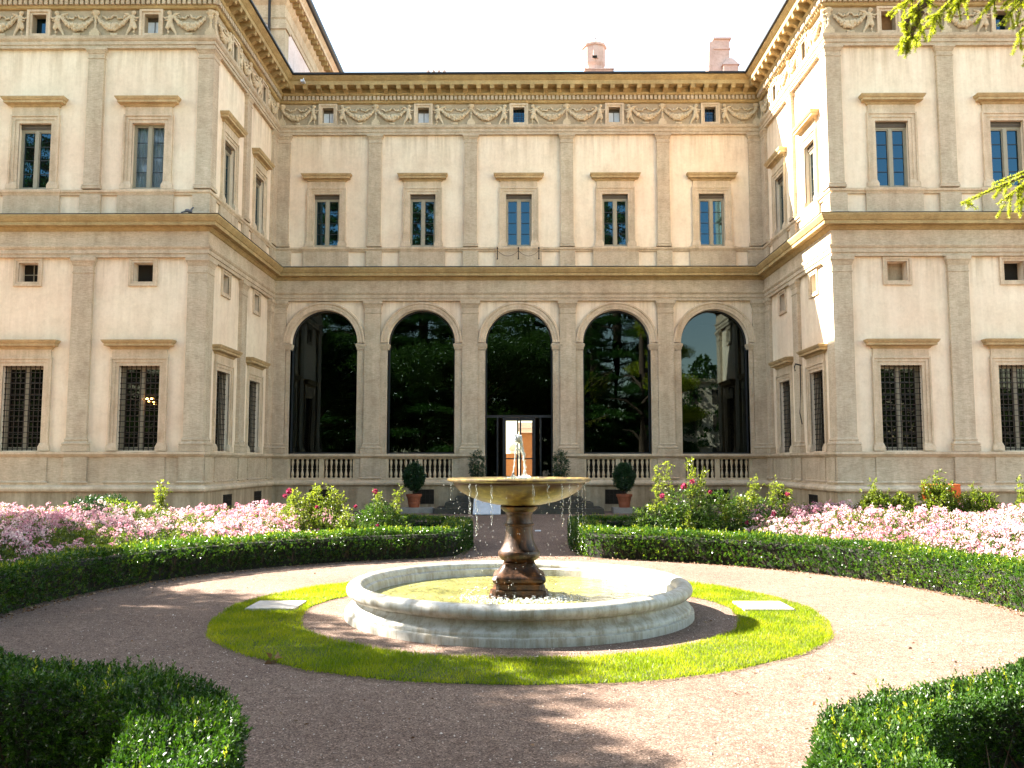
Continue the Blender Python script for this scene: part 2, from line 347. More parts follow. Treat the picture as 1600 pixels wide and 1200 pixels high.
def droplet():
    m, nt, out = newmat('water_drops'); p = nd(nt, 'ShaderNodeBsdfPrincipled'); p.inputs['Base Color'].default_value = (.86, .9, .92, 1)
    p.inputs['Roughness'].default_value = .08; p.inputs['Transmission Weight'].default_value = .75; p.inputs['IOR'].default_value = 1.33
    nt.links.new(p.outputs[0], out.inputs[0]); return m
def gravel():
    m, nt, out = newmat('gravel'); p = nd(nt, 'ShaderNodeBsdfPrincipled'); p.inputs['Roughness'].default_value = .95; p.inputs['Specular IOR Level'].default_value = .2
    g = nd(nt, 'ShaderNodeNewGeometry')
    v = nd(nt, 'ShaderNodeTexVoronoi'); v.inputs['Scale'].default_value = 105; nt.links.new(g.outputs['Position'], v.inputs['Vector'])
    n1 = noise(nt, .5, 6, .65); c = ramp(nt, n1.outputs[0], [(.3, (.195, .133, .104)), (.7, (.275, .198, .155))]).outputs[0]
    sep = nd(nt, 'ShaderNodeSeparateColor'); nt.links.new(v.outputs['Color'], sep.inputs[0])
    c = mixc(nt, 'MULTIPLY', .95, c, ramp(nt, sep.outputs[0], [(0, (.25, .22, .2)), (.3, (.70, .66, .63)), (.8, (1, 1, 1)), (1, (2.0, 1.95, 1.9))]).outputs[0])
    n2 = noise(nt, 9, 6, .75); c = mixc(nt, 'MULTIPLY', .75, c, ramp(nt, n2.outputs[0], [(.35, (.62, .56, .52)), (.58, (1, 1, 1))]).outputs[0])
    n4 = noise(nt, 190, 2, .6)
    ad = nd(nt, 'ShaderNodeMath', operation='ADD'); nt.links.new(v.outputs['Distance'], ad.inputs[0]); nt.links.new(n4.outputs[0], ad.inputs[1])
    nt.links.new(c, p.inputs['Base Color']); nt.links.new(bump(nt, ad.outputs[0], .9, .012).outputs[0], p.inputs['Normal']); nt.links.new(p.outputs[0], out.inputs[0]); return m
M['marble'] = marble(); M['wet'] = wetstone(); M['bowl'] = bowlstone(); M['water'] = water(); M['drop'] = droplet(); M['gravel'] = gravel()
M['soil'] = plain('garden_soil', (.075, .05, .03), .95, 0, .4, 12)
M['turf'] = plain('turf_ground', (.05, .055, .018), .95, 0, .4, 12)
M['slab'] = stone('white_slab', (.46, .44, .40), (.36, .34, .31), big=3, fine=20)
M['skin_bird'] = plain('grey_feathers', (.12, .12, .13), .7)

# ------------------------------------------------------------------ ground
g = MB(); n = 40
g.add([(-300, -300, 0), (300, -300, 0), (300, 300, 0), (-300, 300, 0)], [(0, 1, 2, 3)])
tag(g.build('gravel_ground', M['gravel']), kind='structure')
FC = (0, 11.4)
def ring_mesh(r0, r1, z, seg=128, z1=None):
    m = MB(); vs = []; fs = []
    for i in range(seg):
        a = 2*math.pi*i/seg
        vs += [(FC[0]+r0*math.cos(a), FC[1]+r0*math.sin(a), z), (FC[0]+r1*math.cos(a), FC[1]+r1*math.sin(a), z), (FC[0]+(r1+.03)*math.cos(a), FC[1]+(r1+.03)*math.sin(a), 0.002), (FC[0]+(r0-.02)*math.cos(a), FC[1]+(r0-.02)*math.sin(a), 0.002)]
    for i in range(seg):
        j = (i+1) % seg; fs += [(4*i, 4*i+1, 4*j+1, 4*j), (4*i+1, 4*i+2, 4*j+2, 4*j+1), (4*i, 4*j, 4*j+3, 4*i+3)]
    m.add(vs, fs); return m
tag(ring_mesh(2.78, 3.66, .018).build('lawn_soil', M['turf']), kind='structure')

# ------------------------------------------------------------------ villa
villa = thing('villa', 'cream renaissance villa with arched glazed loggia between two projecting wings', 'building', (0, 34.67, 0))
VL = Matrix.Translation((0, -34.67, 0))
def V(o):   # parent a world-space part to the villa
    o.parent = villa; o.matrix_parent_inverse = VL; return o
def child(o, p):  # world-space sub-part
    o.parent = p; o.matrix_parent_inverse = Matrix(); return o
YF, YN, XC = 34.67, 27.1, 9.8
FR = {'C': lambda u, p, z: (u, YF-p, z), 'N': lambda u, p, z: (u, YN-p, z),
      'LS': lambda u, p, z: (-XC+p, u, z), 'RS': lambda u, p, z: (XC-p, u, z),
      'B': lambda u, p, z: (-9.9+p, u, z), 'BF': lambda u, p, z: (u, 35.5-p, z)}
WP = -.12
def sweep(prof, xin=0.0, xo=21.0, sides=(-1, 1)):
    m = MB(); k = len(prof)
    for s in sides:
        vs = []
        for p, z in prof:
            vs += [(s*xo, YN-p, z), (s*(XC-p), YN-p, z), (s*(XC-p), YF-p, z), (s*xin, YF-p, z)]
        fs = []
        for i in range(k-1):
            for j in range(3): fs.append((4*i+j, 4*i+j+1, 4*i+5+j, 4*i+4+j))
        fs.append(tuple(4*i+3 for i in range(k))); fs.append(tuple(4*i for i in range(k)))
        m.add(vs, fs if xin > 0 else fs[:-2]+[fs[-1]])
    return m
# walls with rectangular holes
def wall_rects(fr, u0, u1, z0, z1, holes, p, depth=.34, m=None):
    m = m or MB(FR[fr]); us = sorted({u0, u1}|{h[0] for h in holes}|{h[1] for h in holes}); zs = sorted({z0, z1}|{h[2] for h in holes}|{h[3] for h in holes})
    for a, b in zip(us, us[1:]):
        for c, d in zip(zs, zs[1:]):
            if any(h[0] <= a and h[1] >= b and h[2] <= c and h[3] >= d for h in holes): continue
            m.add([(a, p, c), (b, p, c), (b, p, d), (a, p, d)], [(0, 1, 2, 3)])
    for a, b, c, d in holes:
        q = p-depth
        m.add([(a, p, c), (b, p, c), (b, p, d), (a, p, d), (a, q, c), (b, q, c), (b, q, d), (a, q, d)], [(0, 1, 5, 4), (1, 2, 6, 5), (2, 3, 7, 6), (3, 0, 4, 7)])
    return m
# window centres
CB = [-7.8, -3.9, 0, 3.9, 7.8]; SB = [29.15, 32.62]; NB = [11.87, 15.52, 19.17]
UW = (.52, 10.57, 12.75); LW = (.64, 2.26, 4.92); SQ = (.31, 7.58, 8.19); FW = (.23, 15.70, 16.34)
# upper storey walls
def uphole(c): return (c-UW[0], c+UW[0], UW[1], UW[2])
def lohole(c): return (c-LW[0], c+LW[0], LW[1], LW[2])
def sqhole(c): return (c-SQ[0], c+SQ[0], SQ[2]-.61, SQ[2])
def frhole(c): return (c-FW[0], c+FW[0], FW[1], FW[2])
w = MB(FR['C']); wall_rects('C', -9.92, 9.92, 9.6, 15.3, [uphole(c) for c in CB], WP, m=w)
for fr, cs, a, b in (('N', [-c for c in NB], -21, -9.92), ('N', NB, 9.92, 21), ('LS', SB, 27.22, 34.79), ('RS', SB, 27.22, 34.79)):
    w2 = wall_rects(fr, a, b, 9.6, 15.3, [uphole(c) for c in cs], WP)
    wall_rects(fr, a, b, 2.1, 8.5, [lohole(c) for c in cs]+[sqhole(c) for c in cs], WP, m=w2)
    w.fr = None; w.add(w2.v, w2.f)
# arched ground floor of the loggia
AR, AZ = 1.345, 6.66
def arch_wall(m, p, q):
    ed = [-9.92]+[(a+b)/2 for a, b in zip(CB, CB[1:])]+[9.92]
    for i, c in enumerate(CB):
        a, b = ed[i], ed[i+1]; zb = 1.0 if c == 0 else 2.2
        m.add([(a, p, zb), (c-AR, p, zb), (c-AR, p, AZ), (a, p, AZ), (c+AR, p, zb), (b, p, zb), (b, p, AZ), (c+AR, p, AZ),
               (a, p, 8.5), (c-AR, p, 8.5), (c+AR, p, 8.5), (b, p, 8.5)], [(0, 1, 2, 3), (4, 5, 6, 7), (3, 2, 9, 8), (7, 6, 11, 10)])
        n = 24; vs = []; fs = []
        for k in range(n+1):
            t = math.pi-math.pi*k/n; x, z = c+AR*math.cos(t), AZ+AR*math.sin(t); vs += [(x, p, z), (x, p, 8.5), (x, q, z)]
        for k in range(n): fs += [(3*k, 3*k+3, 3*k+4, 3*k+1), (3*k, 3*k+2, 3*k+5, 3*k+3)]
        m.add(vs, fs)
        for s in (-1, 1): m.add([(c+s*AR, p, zb), (c+s*AR, q, zb), (c+s*AR, q, AZ), (c+s*AR, p, AZ)], [(0, 1, 2, 3)])
m = MB(FR['C']); arch_wall(m, WP, -.5); w.add(m.v, m.f)
wall = V(w.build('stucco_wall', M['stucco']))
# frieze field, with small windows
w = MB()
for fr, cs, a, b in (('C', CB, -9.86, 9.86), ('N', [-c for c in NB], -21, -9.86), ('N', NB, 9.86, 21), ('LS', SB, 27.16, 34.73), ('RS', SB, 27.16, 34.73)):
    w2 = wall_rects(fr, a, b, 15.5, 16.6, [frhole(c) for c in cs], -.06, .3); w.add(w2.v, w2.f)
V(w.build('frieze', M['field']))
# dado walls and plinth
V(sweep([(.10, -.05), (.10, .99)], xin=1.34).build('plinth', M['plinth']))
V(sweep([(.10, .985), (.15, .99), (.19, 1.03), (.2, 1.09), (.17, 1.15), (.1, 1.18), (.05, 1.2), (.05, 1.26), (-.2, 1.262)], xin=1.34).build('base_moulding', M['trim'], smooth=35))
V(sweep([(-.2, 2.055), (.03, 2.06), (.07, 2.09), (.1, 2.13), (.12, 2.15), (.12, 2.225), (-.2, 2.235)], xin=1.345).build('string_course', M['trim'], smooth=25))
d = MB()
for s in (-1, 1):      # dado of wings and sides
    for fr, a, b in (('N', 9.8, 21), ):
        m = MB(FR['N']); m.box(min(s*a, s*b), max(s*a, s*b), -.4, -.0, 1.25, 2.07); V(m.build('dado', M['travertine']))
    m = MB(FR['LS' if s < 0 else 'RS']); m.box(27.1, 34.7, -.4, 0, 1.25, 2.07); V(m.build('dado', M['travertine']))
for a, b in ((-9.8, -9.13), (-6.47, -5.23), (-2.57, -1.34), (1.34, 2.57), (5.23, 6.47), (9.13, 9.8)):
    m = MB(FR['C']); m.box(a, b, -.4, 0.0, 1.25, 2.07); V(m.build('dado', M['travertine']))
# dado pedestals under pilasters and windows (lower)
d = MB()
def ped(fr, a, b, z0, z1, p0, off, prof):
    m = MB(FR[fr]); m.stack(a, b, -.1, p0, prof); V(m.build('pedestal', M['travertine']))
PD = lambda z0, z1: [(.05, z0), (.05, z0+.03), (0, z0+.06), (0, z1)]
for u in (-13.7, -17.35, 13.7, 17.35): ped('N', u-.36, u+.36, 1.26, 2.06, .05, 0, PD(1.262, 2.06))
for u in NB:
    for s in (-1, 1): ped('N', s*u-.93, s*u+.93, 1.26, 2.06, .03, 0, PD(1.264, 2.062))
for s in (-1, 1): 
    ped('N', min(s*9.75, s*10.5), max(s*9.75, s*10.5), 1.26, 2.06, .05, 0, PD(1.266, 2.064))
for fr in ('LS', 'RS'):
    ped(fr, 27.26, 27.8, 1.26, 2.06, .05, 0, PD(1.2635, 2.061)); ped(fr, 30.58, 31.22, 1.26, 2.06, .05, 0, PD(1.265, 2.063)); ped(fr, 34.0, 34.7, 1.26, 2.06, .05, 0, PD(1.267, 2.0615))
    for u in SB: ped(fr, u-.93, u+.93, 1.26, 2.06, .025, 0, PD(1.268, 2.0625))
for u in (-5.85, -1.95, 1.95, 5.85): ped('C', u-.4, u+.4, 1.26, 2.06, .05, 0, PD(1.262, 2.06))
# upper dado blocks
PU = lambda z0, z1: [(.03, z0), (.03, z0+.16), (0, z0+.19), (0, z1)]
for u in (-13.62, -17.27, 13.62, 17.27): ped('N', u-.33, u+.33, 0, 0, 0.0, 0, PU(9.6, 10.37))
for s in (-1, 1):
    for u in NB: ped('N', s*u-.9, s*u+.9, 0, 0, -.04, 0, PU(9.601, 10.372))
    ped('N', min(s*9.8, s*10.36), max(s*9.8, s*10.36), 0, 0, .0, 0, PU(9.602, 10.371))
for fr in ('LS', 'RS'):
    ped(fr, 27.24, 27.7, 0, 0, 0, 0, PU(9.6035, 10.373)); ped(fr, 30.6, 31.15, 0, 0, 0, 0, PU(9.604, 10.374)); ped(fr, 34.12, 34.7, 0, 0, 0, 0, PU(9.605, 10.375))
    for u in SB: ped(fr, u-.9, u+.9, 0, 0, -.04, 0, PU(9.606, 10.376))
for u in (-5.85, -1.95, 1.95, 5.85): ped('C', u-.31, u+.31, 0, 0, 0, 0, PU(9.6, 10.37))
for u in (-9.5, 9.5): ped('C', u-.3, u+.3, 0, 0, 0, 0, PU(9.607, 10.377))
for u in CB: ped('C', u-.92, u+.92, 0, 0, -.04, 0, PU(9.601, 10.372))
V(sweep([(-.2, 10.36), (-.06, 10.365), (-.04, 10.42), (.0, 10.45), (.01, 10.52), (-.2, 10.555)]).build('sill_band', M['trim'], smooth=25))
d = MB()
SILL = [(0, 10.362), (.02, 10.42), (.05, 10.455), (.06, 10.53), (.0, 10.562)]
for u in CB: m = MB(FR['C']); m.stack(u-.92, u+.92, -.15, -.03, SILL); V(m.build('window_sill', M['trim'], smooth=25))
for s in (-1, 1):
    for u in NB: m = MB(FR['N']); m.stack(s*u-.9, s*u+.9, -.15, -.03, SILL); V(m.build('window_sill', M['trim'], smooth=25))
for u in SB:
    for fr in ('LS', 'RS'): m = MB(FR[fr]); m.stack(u-.9, u+.9, -.15, -.03, SILL); V(m.build('window_sill', M['trim'], smooth=25))
# storey cornice (between the floors)
V(sweep([(-.2, 8.335), (.0, 8.34), (.0, 8.45), (.03, 8.455), (.03, 8.585), (.05, 8.6), (.08, 8.66), (.08, 8.71), (.01, 8.715), (.01, 9.17)]).build('architrave', M['travertine'], smooth=25))
V(sweep([(.01, 9.165), (.05, 9.18), (.09, 9.24), (.13, 9.27), (.13, 9.29), (.3, 9.30), (.3, 9.41), (.33, 9.425), (.35, 9.46), (.4, 9.53), (.42, 9.57), (.42, 9.615), (-.2, 9.78)]).build('storey_cornice', M['cornice'], smooth=25))
V(sweep([(.405, 9.622), (.435, 9.624), (.435, 9.638), (.0, 9.755)]).build('lead_flashing', M['gutter']))
# eaves
V(sweep([(-.2, 15.195), (.0, 15.2), (.0, 15.3), (.03, 15.305), (.03, 15.42), (.05, 15.43), (.09, 15.49), (.1, 15.58), (-.1, 15.586)]).build('upper_architrave', M['travertine'], smooth=25))
V(sweep([(-.1, 16.50), (.0, 16.505), (.04, 16.53), (.06, 16.59), (.06, 16.78), (.15, 16.79), (.18, 16.83), (.2, 16.87), (.13, 16.875), (.13, 17.07), (.54, 17.08), (.54, 17.24), (.57, 17.255), (.6, 17.29), (.66, 17.34), (.7, 17.38), (.7, 17.42), (-.3, 17.44)]).build('eaves_cornice', M['cornice'], smooth=25))
V(sweep([(.69, 17.415), (.74, 17.405), (.77, 17.43), (.77, 17.49), (.7, 17.5)]).build('gutter', M['gutter'], smooth=50))
rf = V(sweep([(.72, 17.495), (.72, 17.515), (-5.3, 19.4)], xo=20.8).build('roof', M['tile']))
d = MB()
def dent(fr, a, b, pit=.165):
    m = MB(FR[fr]); n = int((b-a)/pit); 
    for i in range(n): u = a+(i+.5)*(b-a)/n; m.box(u-.052, u+.052, .05, .145, 16.61, 16.775)
    V(m.build('dentil_band', M['travertine']))
dent('C', -9.62, 9.62); dent('N', -20.8, -9.7); dent('N', 9.7, 20.8); dent('LS', 27.0, 34.5); dent('RS', 27.0, 34.5)
# modillions
mp = [(0, 17.075), (0, 16.86), (.06, 16.85), (.16, 16.9), (.26, 16.965), (.3, 16.93), (.36, 16.93), (.385, 16.98), (.385, 17.075)]
mo = MB(); mo.extr([(p, z) for p, z in mp], -.085, .085); mo.box(-.10, .10, -.01, .40, 17.045, 17.078)
mod = mo.build('modillion', M['cornice'], smooth=30)
def frm(fr, u, p=0.0, z=0.0, sx=1):
    o = Vector(FR[fr](u, p, z)); eu = Vector(FR[fr](u+1, p, z))-o; ep = Vector(FR[fr](u, p+1, z))-o
    return Matrix(((eu.x*sx, ep.x, 0, o.x), (eu.y*sx, ep.y, 0, o.y), (0, 0, 1, o.z), (0, 0, 0, 1)))
first = True
def putparts(src, name, spots):
    fst = True
    for fr, u, p, sx in spots:
        if fst: o = src; fst = False
        else: o = bpy.data.objects.new(name, src.data); COL.objects.link(o)
        V(o); o.matrix_world = frm(fr, u, p, 0, sx); o.matrix_basis = frm(fr, u, p, 0, sx); o.matrix_parent_inverse = VL
sp = []
for i in range(35): sp.append(('C', -9.18+i*.54, .13, 1))
for fr in ('LS', 'RS'):
    for i in range(14): sp.append((fr, 27.0+i*.54, .13, 1))
for i in range(14):
    sp.append(('N', -9.85-i*.54, .13, 1)); sp.append(('N', 9.85+i*.54, .13, 1))
putparts(mod, 'modillion', sp)
# archivolts, imposts
for i, c in enumerate(CB):
    m = MB(FR['C']); prof = [(AR, WP+.0), (AR, -.03), (AR+.09, -.03), (AR+.1, -.015), (AR+.2, -.015), (AR+.22, .02), (AR+.28, .02), (AR+.3, -.02), (AR+.3, WP)]
    n = 32; vs = []; k = len(prof)
    for j in range(n+1):
        t = math.pi-math.pi*j/n; vs += [(c+r*math.cos(t), p, AZ+r*math.sin(t)) for r, p in prof]
    m.add(vs, [(j*k+q, j*k+q+1, (j+1)*k+q+1, (j+1)*k+q) for j in range(n) for q in range(k-1)])
    ar = V(m.build('archivolt', M['trim'], smooth=30))
    for s in (-1, 1):
        m = MB(FR['C'])
        a, b = (c-1.66, c-AR) if s < 0 else (c+AR, c+1.66)
        if abs(a) > 9.3 or abs(b) > 9.3: a = max(a, -9.3); b = min(b, 9.3)
        m.box(a, b, WP-.3, -.055, 2.236, 6.34)
        m.stack(a, b, WP-.3, -.055, [(0, 6.33), (.0, 6.38), (.02, 6.385), (.03, 6.46), (.06, 6.52), (.07, 6.60), (.0, 6.64)])
        V(m.build('pier', M['travertine'], smooth=25))
# pilasters
def pilaster(fr, u0, u1, z0, z1, zc, zt, low):
    m = MB(FR[fr]); b = .06 if low else .045
    h = .42 if low else .16
    if low: m.stack(u0, u1, -.13, 0, [(b+.03, z0), (b+.03, z0+.17), (b+.01, z0+.18), (b+.03, z0+.22), (b+.02, z0+.27), (.03, z0+.29), (.02, z0+.33), (.035, z0+.36), (.01, z0+.40), (0, z0+.44), (0, zc)])
    else: m.stack(u0, u1, -.13, 0, [(b, z0), (b, z0+.07), (b-.02, z0+.09), (b-.01, z0+.12), (.01, z0+.15), (0, z0+.19), (0, zc)])
    hh = zt-zc
    m.stack(u0, u1, -.13, 0.0, [(0, zc), (.018, zc+.01), (.018, zc+.04), (.002, zc+.045), (.002, zc+hh*.45), (.02, zc+hh*.5), (.03, zc+hh*.6), (.06, zc+hh*.75), (.075, zc+hh*.78), (.075, zt)])
    return V(m.build('pilaster', M['travertine'], smooth=25))
for z0, zc, zt, low, hw in ((2.236, 7.83, 8.336, True, .315), (10.556, 14.84, 15.197, False, .255)):
    for u in (-5.85, -1.95, 1.95, 5.85): pilaster('C', u-hw, u+hw, z0, 0, zc, zt, low)
    for s in (-1, 1):
        a, b = (-9.85, -9.32) if s < 0 else (9.32, 9.85)
        pilaster('C', a, b, z0, 0, zc-.001, zt-.002, low)
        for u in ((13.73, 17.38) if low else (13.6, 17.25)): pilaster('N', s*u-hw, s*u+hw, z0, 0, zc, zt, low)
        m = MB(); X0, X1 = (-XC-2*hw+.02, -XC) if s < 0 else (XC, XC+2*hw-.02)   # corner pier, wraps round both faces
        def cst(prof):
            vs = []; n = len(prof)
            for off, z in prof:
                if s < 0: vs += [(X0-off, YN-off, z), (X1+off, YN-off, z), (X1+off, YN+2*hw+off, z), (X0-off, YN+2*hw+off, z)]
                else: vs += [(X0-off, YN-off, z), (X1+off, YN-off, z), (X1+off, YN+2*hw+off, z), (X0-off, YN+2*hw+off, z)]
            fs = [(0, 3, 2, 1), tuple(4*(n-1)+i for i in range(4))]+[(4*k+i, 4*k+(i+1) % 4, 4*k+4+(i+1) % 4, 4*k+4+i) for k in range(n-1) for i in range(4)]
            m.add(vs, fs)
        if low: cst([(.09, z0), (.09, z0+.17), (.07, z0+.18), (.09, z0+.22), (.08, z0+.27), (.03, z0+.29), (.02, z0+.33), (.035, z0+.36), (.01, z0+.40), (0, z0+.44), (0, zc)])
        else: cst([(.045, z0), (.045, z0+.07), (.025, z0+.09), (.035, z0+.12), (.01, z0+.15), (0, z0+.19), (0, zc)])
        hh = zt-zc
        cst([(0, zc), (.018, zc+.01), (.018, zc+.04), (.002, zc+.045), (.002, zc+hh*.45), (.02, zc+hh*.5), (.03, zc+hh*.6), (.06, zc+hh*.75), (.075, zc+hh*.78), (.075, zt-.001)])
        V(m.build('pilaster', M['travertine'], smooth=25))
        fr = 'LS' if s < 0 else 'RS'
        pilaster(fr, 30.9-hw*.95, 30.9+hw*.95, z0, 0, zc, zt-.001, low)
        pilaster(fr, 34.12, 34.72, z0, 0, zc+.001, zt-.003, low)
# ---- windows
def surround(fr, c, hw, z0, z1, low):
    """stone surround with its little cornice: part of the villa; the rest hangs below it"""
    m = MB(FR[fr]); t = .26 if low else .27; q0 = WP-.02
    # stepped jambs and head
    for o0, o1, p in ((0, t*.42, -.085), (t*.42, t*.8, -.06), (t*.8, t, -.03)):
        m.box(c-hw-o1, c-hw-o0, q0, p, z0, z1+o1); m.box(c+hw+o0, c+hw+o1, q0, p, z0, z1+o1); m.box(c-hw-o0, c+hw+o0, q0, p, z1+o0, z1+o1)
    for s in (-1, 1):
        a, b = (c-hw-t-.035, c-hw+.03) if s < 0 else (c+hw-.03, c+hw+t+.035)
        m.stack(a, b, q0, -.03, [(.012, z0-.004), (.012, z0+.12), (-.03, z0+.24)])
    za = z1+t; fz = .25
    m.box(c-hw-t+.04, c+hw+t-.04, q0, -.06, za-.002, za+fz+.002)
    s_ = V(m.build('window', M['trim'], smooth=20)); m = MB(FR[fr])
    zz = za+fz; W = hw+t-.02
    m.stack(c-W, c+W, q0, -.06, [(0, zz), (.03, zz+.02), (.05, zz+.06), (.08, zz+.075), (.18, zz+.10), (.18, zz+.17), (.21, zz+.19), (.25, zz+.26), (.25, zz+.28), (.0, zz+.32)])
    child(m.build('hood', M['hood'], smooth=20), s_); return s_
def casement(fr, c, hw, z0, z1, win, blind=True, bars=3, curtain=False, p=-.42, gm='glass'):
    zt = z1-(.17 if blind else 0)
    m = MB(FR[fr]); e = .055
    m.box(c-hw, c-hw+e, p-.03, p+.04, z0, zt); m.box(c+hw-e, c+hw, p-.03, p+.04, z0, zt); m.box(c-hw+e, c+hw-e, p-.03, p+.04, z0, z0+e*1.1); m.box(c-hw+e, c+hw-e, p-.03, p+.04, zt-e, zt)
    m.box(c-.06, c+.06, p-.03, p+.05, z0+e*1.1, zt-e)
    for s in (-1, 1):
        a, b = (c-hw+e, c-.06) if s < 0 else (c+.06, c+hw-e); k = .028
        m.box(a, a+k, p-.02, p+.02, z0+e*1.1, zt-e); m.box(b-k, b, p-.02, p+.02, z0+e*1.1, zt-e)
        m.box(a+k, b-k, p-.02, p+.02, z0+e*1.1, z0+e*1.1+.05); m.box(a+k, b-k, p-.02, p+.02, zt-e-.04, zt-e)
    child(m.build('casement', M['casement']), win)
    m = MB(FR[fr]); m.box(c-hw+.02, c+hw-.02, p-.035, p-.025, z0+.02, zt-.02)
    child(m.build('pane', M['glasscurt' if curtain else gm]), win)
    if bars:
        m = MB(FR[fr])
        for i in range(1, bars+1):
            z = z0+.11+(zt-.10-z0-.11)*i/(bars+1)
            m.box(c-hw+.09, c-.11, p-.024, p-.004, z-.011, z+.011); m.box(c+.11, c+hw-.09, p-.024, p-.004, z-.011, z+.011)
        child(m.build('glazing_bars', M['darkmetal']), win)
    if blind:
        m = MB(FR[fr]); 
        for k in range(4): m.box(c-hw, c+hw, p-.02, p+.07+.012*(k % 2), zt+.002+k*.042, zt+.04+k*.042)
        child(m.build('rolled_blind', M['blind']), win)
    m = MB(FR[fr])
    if curtain:
        n = 26; vs = []
        for i in range(n+1):
            u = c-hw+2*hw*i/n; vs += [(u, p-.12+.018*math.sin(i*2.1), z0), (u, p-.12+.018*math.sin(i*2.1+.3), zt)]
        m.add(vs, [(2*i, 2*i+2, 2*i+3, 2*i+1) for i in range(n)])
        child(m.build('curtain', M['curtain']), win)
M['glasscurt'] = glass('curtained_glass', False, 1.4, (.75, .78, .8))
for fr, cs in (('C', CB), ('N', [-c for c in NB]), ('N', NB), ('LS', SB), ('RS', SB)):
    for c in cs:
        if abs(c) > 18 and fr == 'N': continue
        s = surround(fr, c, UW[0], UW[1], UW[2]-.01, False)
        cur = fr == 'N' and abs(c+11.87) < .1
        casement(fr, c, UW[0]-.005, UW[1]+.005, UW[2]-.005, s, blind=not cur, curtain=cur, p=-.29)
# lower windows with iron grilles
for fr, cs in (('N', [-c for c in NB]), ('N', NB), ('LS', SB), ('RS', SB)):
    for c in cs:
        if abs(c) > 18 and fr == 'N': continue
        s = surround(fr, c, LW[0], LW[1], LW[2]-.01, True)
        if c == -NB[0]: s['label'] = 'barred window with chandelier lights inside'
        cur = False
        casement(fr, c, LW[0]-.005, LW[1]+.005, LW[2]-.005, s, blind=False, bars=5, p=-.4, gm='glasslow')
        m = MB(FR[fr]); nx, nz = 8, 15
        for i in range(nx+1): u = c-LW[0]+.03+(2*LW[0]-.06)*i/nx; m.box(u-.011, u+.011, -.255, -.233, LW[1]-.02, LW[2])
        for i in range(nz+1): z = LW[1]+.06+(LW[2]-LW[1]-.1)*i/nz; m.box(c-LW[0], c+LW[0], -.231, -.213, z-.01, z+.01)
        child(m.build('grille', M['iron']), s)
        if c == -NB[0]:
            em, nt, out = newmat('chandelier_glow'); e_ = nd(nt, 'ShaderNodeEmission'); e_.inputs[0].default_value = (1, .45, .12, 1); e_.inputs[1].default_value = 5; nt.links.new(e_.outputs[0], out.inputs[0])
            m = MB(FR[fr])
            for du, dz, r in ((.02, 3.72, .012), (.16, 3.74, .026), (.22, 3.66, .018), (.3, 3.74, .026), (.37, 3.64, .014), (.4, 3.57, .012)): m.ell((c+du, -.36, dz+.15), (r*1.6, .02, r), 8, 5)
            child(m.build('chandelier_light', em), s)
# small square windows
for fr, cs in (('N', [-c for c in NB]), ('N', NB), ('LS', SB), ('RS', SB)):
    for c in cs:
        if abs(c) > 18 and fr == 'N': continue
        hw = SQ[0]; z1 = SQ[2]; z0 = z1-.61; m = MB(FR[fr]); t = .14
        for o0, o1, p in ((0, t*.5, -.09), (t*.5, t, -.06)):
            m.box(c-hw-o1, c-hw-o0, -.14, p, z0-o1, z1+o1); m.box(c+hw+o0, c+hw+o1, -.14, p, z0-o1, z1+o1)
            m.box(c-hw-o0, c+hw+o0, -.14, p, z1+o0, z1+o1); m.box(c-hw-o0, c+hw+o0, -.14, p, z0-o1, z0-o0)
        s = V(m.build('mezzanine_window', M['trim']))
        m = MB(FR[fr]); m.box(c-hw, c+hw, -.47, -.455, z0, z1)
        blank = fr == 'N' and abs(c-NB[0]) < .1
        child(m.build('infill' if blank else 'pane', M['plinth'] if blank else M['void'] if fr == 'N' else M['glass']), s)
        if fr != 'N' or abs(c+NB[1]) < .1:
            m = MB(FR[fr])
            m.box(c-.015, c+.015, -.45, -.43, z0, z1); m.box(c-hw, c+hw, -.45, -.432, z0+.27, z0+.3)
            child(m.build('casement', M['casement']), s)
# frieze windows
for fr, cs in (('C', CB), ('N', [-c for c in NB]), ('N', NB), ('LS', SB), ('RS', SB)):
    for c in cs:
        if abs(c) > 18 and fr == 'N': continue
        hw, z0, z1 = FW; m = MB(FR[fr]); t = .15
        for o0, o1, p in ((0, t*.5, .0), (t*.5, t, .04)):
            zb = z0-min(o1, .115); zt = min(z1+o1, 16.495)
            m.box(c-hw-o1, c-hw-o0, -.08, p, zb, zt); m.box(c+hw+o0, c+hw+o1, -.08, p, zb, zt)
            m.box(c-hw-o0, c+hw+o0, -.08, p, z1+o0, zt); 
            if o0 == 0: m.box(c-hw-o0, c+hw+o0, -.08, p, zb, z0)
        s = V(m.build('attic_window', M['trim']))
        light = fr == 'C' and c in (CB[0], CB[1], CB[3]) or (fr == 'N' and abs(c+NB[0]) < .1)
        blank = fr == 'N' and abs(c-NB[0]) < .1
        m = MB(FR[fr]); m.box(c-hw, c+hw, -.31, -.30, z0, z1)
        child(m.build('shutter' if blank else 'pane', M['ochre'] if blank else M['curtain'] if light else M['glass']), s)
        if fr == 'C' and not light:
            m = MB(FR[fr])
            for i in range(1, 4): u = c-hw+2*hw*i/4; m.box(u-.008, u+.008, -.20, -.19, z0, z1); z = z0+(z1-z0)*i/4; m.box(c-hw, c+hw, -.189, -.18, z-.008, z+.008)
            child(m.build('grille', M['iron']), s)
        elif light:
            m = MB(FR[fr]); m.box(c-hw, c+hw, -.30, -.28, z1-.13, z1); m.box(c-.012, c+.012, -.299, -.285, z0, z1-.13); child(m.build('casement', M['blind']), s)
